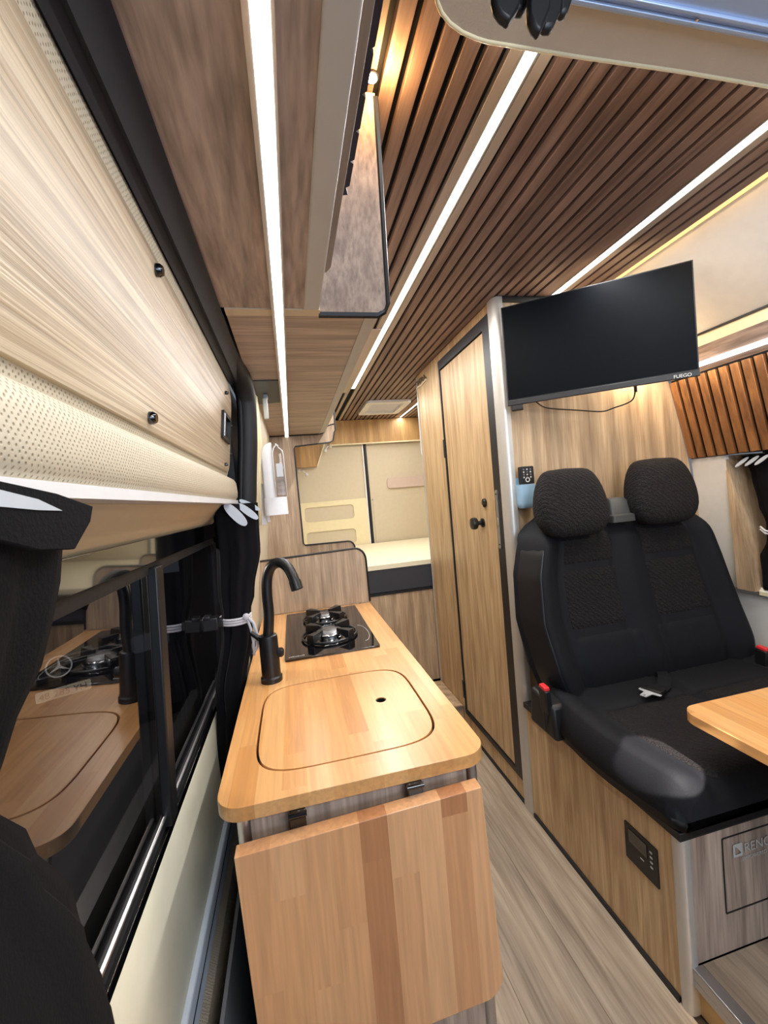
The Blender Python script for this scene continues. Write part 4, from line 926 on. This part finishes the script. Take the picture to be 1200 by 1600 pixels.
# seat belt tongue lying on the seat
tg = at(1020, 1085, 2, .605)
bt_ = thing('seat_belt', (tg.x, tg.y, .602), 'loose seat belt tongue with black webbing lying on the seat cushion', 'seat belt')
q = M(); d = Vector((-.80, -.25, 0)).normalized(); n_ = Vector((-d.y, d.x, 0)); c = Vector((tg.x - .01, tg.y, .614))
pl_ = [(.045, -.010), (.045, .010), (.012, .013), (.006, .036), (-.004, .036), (-.004, -.036), (.006, -.036), (.012, -.013)]
hl_ = [(.036 + .005 * math.cos(a), .005 * math.sin(a)) for a in [math.radians(45 * k) for k in range(8)]]
q.plate([c + d * a + n_ * b for a, b in pl_], (0, 0, .003), holes=[[c + d * a + n_ * b for a, b in hl_]]); q.build('tongue', mat('zinc', rgb(206, 208, 212), .4, .25), bt_)
q = M(); q.plate([c + d * a + n_ * b - Vector((0, 0, .003)) for a, b in ((-.002, -.034), (-.002, .034), (-.045, .030), (-.045, -.030))], (0, 0, .014)); q.build('tongue_cover', BLACK, bt_, bevel=.003)
q = M(); secs = []
for k, (a, b, z) in enumerate(((-.03, 0, .606), (-.09, .01, .604), (-.14, .04, .612), (-.19, .09, .606), (-.22, .13, .62))):
    m_ = Vector((tg.x, tg.y, 0)) + d * a + Vector((0, b, 0)); secs.append([(m_.x + n_.x * s, m_.y + n_.y * s, z + h) for s, h in ((-.023, 0), (.023, 0), (.023, .0018), (-.023, .0018))])
q.loft(secs); q.build('webbing', DARKVEL, bt_)

# dinette table at the right
tt = thing('table', (1.35, .55, .125), 'beech dinette table with rounded corner in front of the double seat', 'table')
q = M(); q.plate([(a, b, .715) for a, b in rrect(.945, .15, 1.78, .905, .045, 7)], (0, 0, .026)); q.build('tabletop', BEECH, tt, bevel=.004, seg=3)
M().lathe((1.42, .5, .126), [(.12, 0), (.12, .008), (.032, .02), (.03, .03), (.03, .585), (.06, .588)], 24).build('pedestal', ALU, tt, smooth=True)
# unseen spot lamp added to draw the bright oval on the cushion
spt = thing('oval_spot', (.74, -.32, 1.80), 'small black spot added in the cab to throw an oval on the seat', 'light')
M().lathe((.74, -.32, 1.80), [(.022, 0), (.022, -.02), (.016, -.022)], 16, (.3, -.1, 1)).build('housing', BLACK, spt, smooth=True)
sp_ = bpy.data.lights.new('seat_spot', 'SPOT'); sp_.energy = 620; sp_.spot_size = math.radians(6.0); sp_.spot_blend = .2; sp_.shadow_soft_size = .004; sp_.color = (1, .93, .85)
so = bpy.data.objects.new('seat_spot', sp_); COL.objects.link(so); so.location = (.74, -.30, 1.75)
tgt = at(1034, 1192, 2, .60); so.rotation_euler = (tgt - Vector(so.location)).to_track_quat('-Z', 'Y').to_euler()

# ================================================================== FRONT TOP: beige shelf edge, rail, straps
ZF = 2.03
sh = thing('cab_shelf', (.8, .45, ZF), 'beige padded edge of the cab shelf across the top right', 'shelf')
pa = [at(a, b, 2, ZF) for a, b in ((682, -20), (683, 3), (690, 20), (703, 36), (722, 50), (745, 60), (762, 65), (900, 88), (1060, 111), (1230, 140))]
pts = [tuple(p) for p in pa] + [(2.0, pa[-1].y, ZF), (2.0, .30, ZF), (pa[0].x, .30, ZF)]
q = M(); q.plate(pts, (0, 0, .03)); q.build('padded_edge', BEIGE, sh, bevel=.004, seg=3)
M().tube([tuple(p) for p in pa] + [(2.0, pa[-1].y, ZF)], .003, 8).build('piping', CREAM, sh, smooth='all')
ra = at(893, 8, 2, ZF - .004); rb_ = at(1200, 76, 2, ZF - .004)
alr = thing('awning_rail', (.9, .40, ZF), 'aluminium rail with a screw along the cab shelf, coloured as if lit blue', 'rail')
BLUELIT = mat('blue_lit_aluminium', rgb(186, 206, 236), .3, .3)  # bluish light on the rail put into the metal colour
y1_ = ra.y - .002; 
M().box(ra.x - .03, y1_ - .055, ZF - .008, 2.0, y1_, ZF - .001).build('rail_body', BLUELIT, alr, bevel=.003)
M().box(ra.x - .03, y1_ - .012, ZF - .013, 2.0, y1_ - .007, ZF - .008).build('rail_rib', BLUELIT, alr, bevel=.001)
M().box(ra.x - .03, y1_ - .024, ZF - .013, 2.0, y1_ - .019, ZF - .008).build('rail_rib', BLUELIT, alr, bevel=.001)
ps = at(1087, 33, 2, ZF - .009); M().lathe(tuple(ps), [(.004, .002), (.004, -.002), (.0015, -.0025)], 12).build('screw', CHROME, alr)
M().box(ra.x - .03, .18, ZF - .006, 2.0, y1_ - .056, ZF + .0).build('dark_flange', BLACK, alr)
STRAPM = mat('strap_black', rgb(15, 16, 21), .5)
for k, (pg, dp_, lab) in enumerate((
        ([(766, -60), (765, 12), (769, 28), (778, 41), (789, 49), (793, 46), (804, 30), (808, -60)], .400, 'broad curved black strap end left of the longest one under the cab shelf'),
        ([(800, -60), (800, 33), (814, 33), (821, 16), (826, -60)], .412, 'short square black strap end between the two broad ones'),
        ([(826, -60), (820, 30), (821, 46), (827, 58), (837, 68), (841, 60), (852, 34), (862, -60)], .395, 'longest broad black strap end hanging under the cab shelf'),
        ([(845, -60), (842, 60), (857, 60), (868, 36), (876, -60)], .408, 'square black strap end just right of the longest one'),
        ([(868, -60), (868, 37), (879, 37), (886, 18), (892, -60)], .418, 'small black strap end nearest the blue-lit rail'))):
    pts = [at(a, b, 1, dp_) for a, b in pg]; c0 = pts[3]
    t = thing('strap', tuple(c0), lab, 'strap', 'black straps under the cab shelf')
    M().plate([tuple(p) for p in pts], (0, -.010, .002)).build('webbing', STRAPM, t, bevel=.003)
    a, b = pts[0], pts[-1]; zz = c0.z + .030; w0 = min(p.x for p in pts) ; w1 = max(p.x for p in pts)
    M().box(w0 + (w1 - w0) * .25, dp_ - .0125, zz, w0 + (w1 - w0) * .75, dp_ - .0098, zz + .010).build('stitch_bar', BLACK, t, bevel=.001)

# ================================================================== OUTSIDE seen through the window
gr = sroot('ground'); M().box(-14, -6, -.66, -.45, 16, -.62).build('asphalt', mat('asphalt', rgb(46, 46, 48), .9, bump=(40, .6, 'noise')), gr)
c = at(92, 1040, 0, -2.0)
vd = Vector((c.x, c.y, 0)).normalized(); vn = -vd; vx = Vector((vn.y, -vn.x, 0)) * -1
if vx.dot(Vector((1, 0, 0))) < 0: vx = -vx
def vp(u, z, d=0): p = Vector((c.x, c.y, 0)) + vx * u + vn * d; return (p.x, p.y, z)
cv = thing('parked_van', (c.x, c.y, -.62), 'dark parked van with star emblem and number plate outside the window', 'van')
body = [(-.9, -.45), (.9, -.45), (.95, .0), (.86, .35), (.7, .55), (.6, 1.1), (-.6, 1.1), (-.7, .55), (-.86, .35), (-.95, .0)]
CARP = mat('dark_paint', rgb(20, 22, 28), .25, coat=.6)
q = M(); q.plate([vp(a, b, -.03) for a, b in body], tuple(-vn * 1.6)); q.build('body', CARP, cv, bevel=.03)
q = M(); q.plate([vp(a, b, -.01) for a, b in [(-.56, .60), (.56, .60), (.5, 1.05), (-.5, 1.05)]], tuple(-vn * .03)); q.build('windscreen', BLACKG, cv)
cz = c.z
q = M(); q.plate([vp(a, b, 0) for a, b in rrect(-.42, cz - .11, .42, cz + .11, .05)], tuple(-vn * .04)); q.build('grille', BLACK, cv, bevel=.01)
for k in range(3):
    q = M(); z = cz - .07 + .07 * k; q.plate([vp(a, b, .008) for a, b in rrect(-.40, z - .006, .40, z + .006, .004)], tuple(-vn * .01)); q.build('grille_bar', STEEL, cv)
q = M(); q.tube([vp(.085 * math.cos(a), cz + .085 * math.sin(a), .03) for a in [math.radians(10 * k) for k in range(37)]], .006, 8, caps=False)
for k in range(3):
    a = math.radians(90 + 120 * k); n2 = (-math.sin(a), math.cos(a))
    q.plate([vp(.012 * n2[0], cz + .012 * n2[1], .03), vp(.083 * math.cos(a), cz + .083 * math.sin(a), .03), vp(-.012 * n2[0], cz - .012 * n2[1], .03)], tuple(vn * .008))
q.build('star_emblem', mat('emblem_silver', rgb(225, 228, 232), .35, .2), cv)
pz = at(97, 1080, 0, -2.0).z
q = M(); q.plate([vp(a, b, .012) for a, b in rrect(-.17, pz - .042, .20, pz + .042, .012)], tuple(-vn * .01)); q.build('number_plate', mat('plate_white', rgb(200, 196, 180), .4), cv)
text('plate_lettering', '48 285 YH', BLACK, .074, vp(-.150, pz - .025, .0135), vx, (0, 0, 1), cv)
for s in (-1, 1):
    q = M(); q.plate([vp(s * a, b, .0) for a, b in rrect(.52, cz - .07, .84, cz + .09, .05)], tuple(-vn * .05)); q.build('headlamp', CHROME, cv, bevel=.01)
    M().lathe(vp(s * .72, -.4, -.3), [(.22, 0), (.22, .2), (.14, .21)], 24, tuple(vx * s)).build('wheel', RUBBER, cv, smooth=True)
ol = bpy.data.lights.new('van_fill', 'POINT'); ol.energy = 650; ol.color = (1, .9, .75); ol.shadow_soft_size = .1  # unseen light added so the parked van shows through the glass
oo = bpy.data.objects.new('van_fill', ol); COL.objects.link(oo); oo.location = (c.x * .45 - .6, c.y * .45, 1.6)
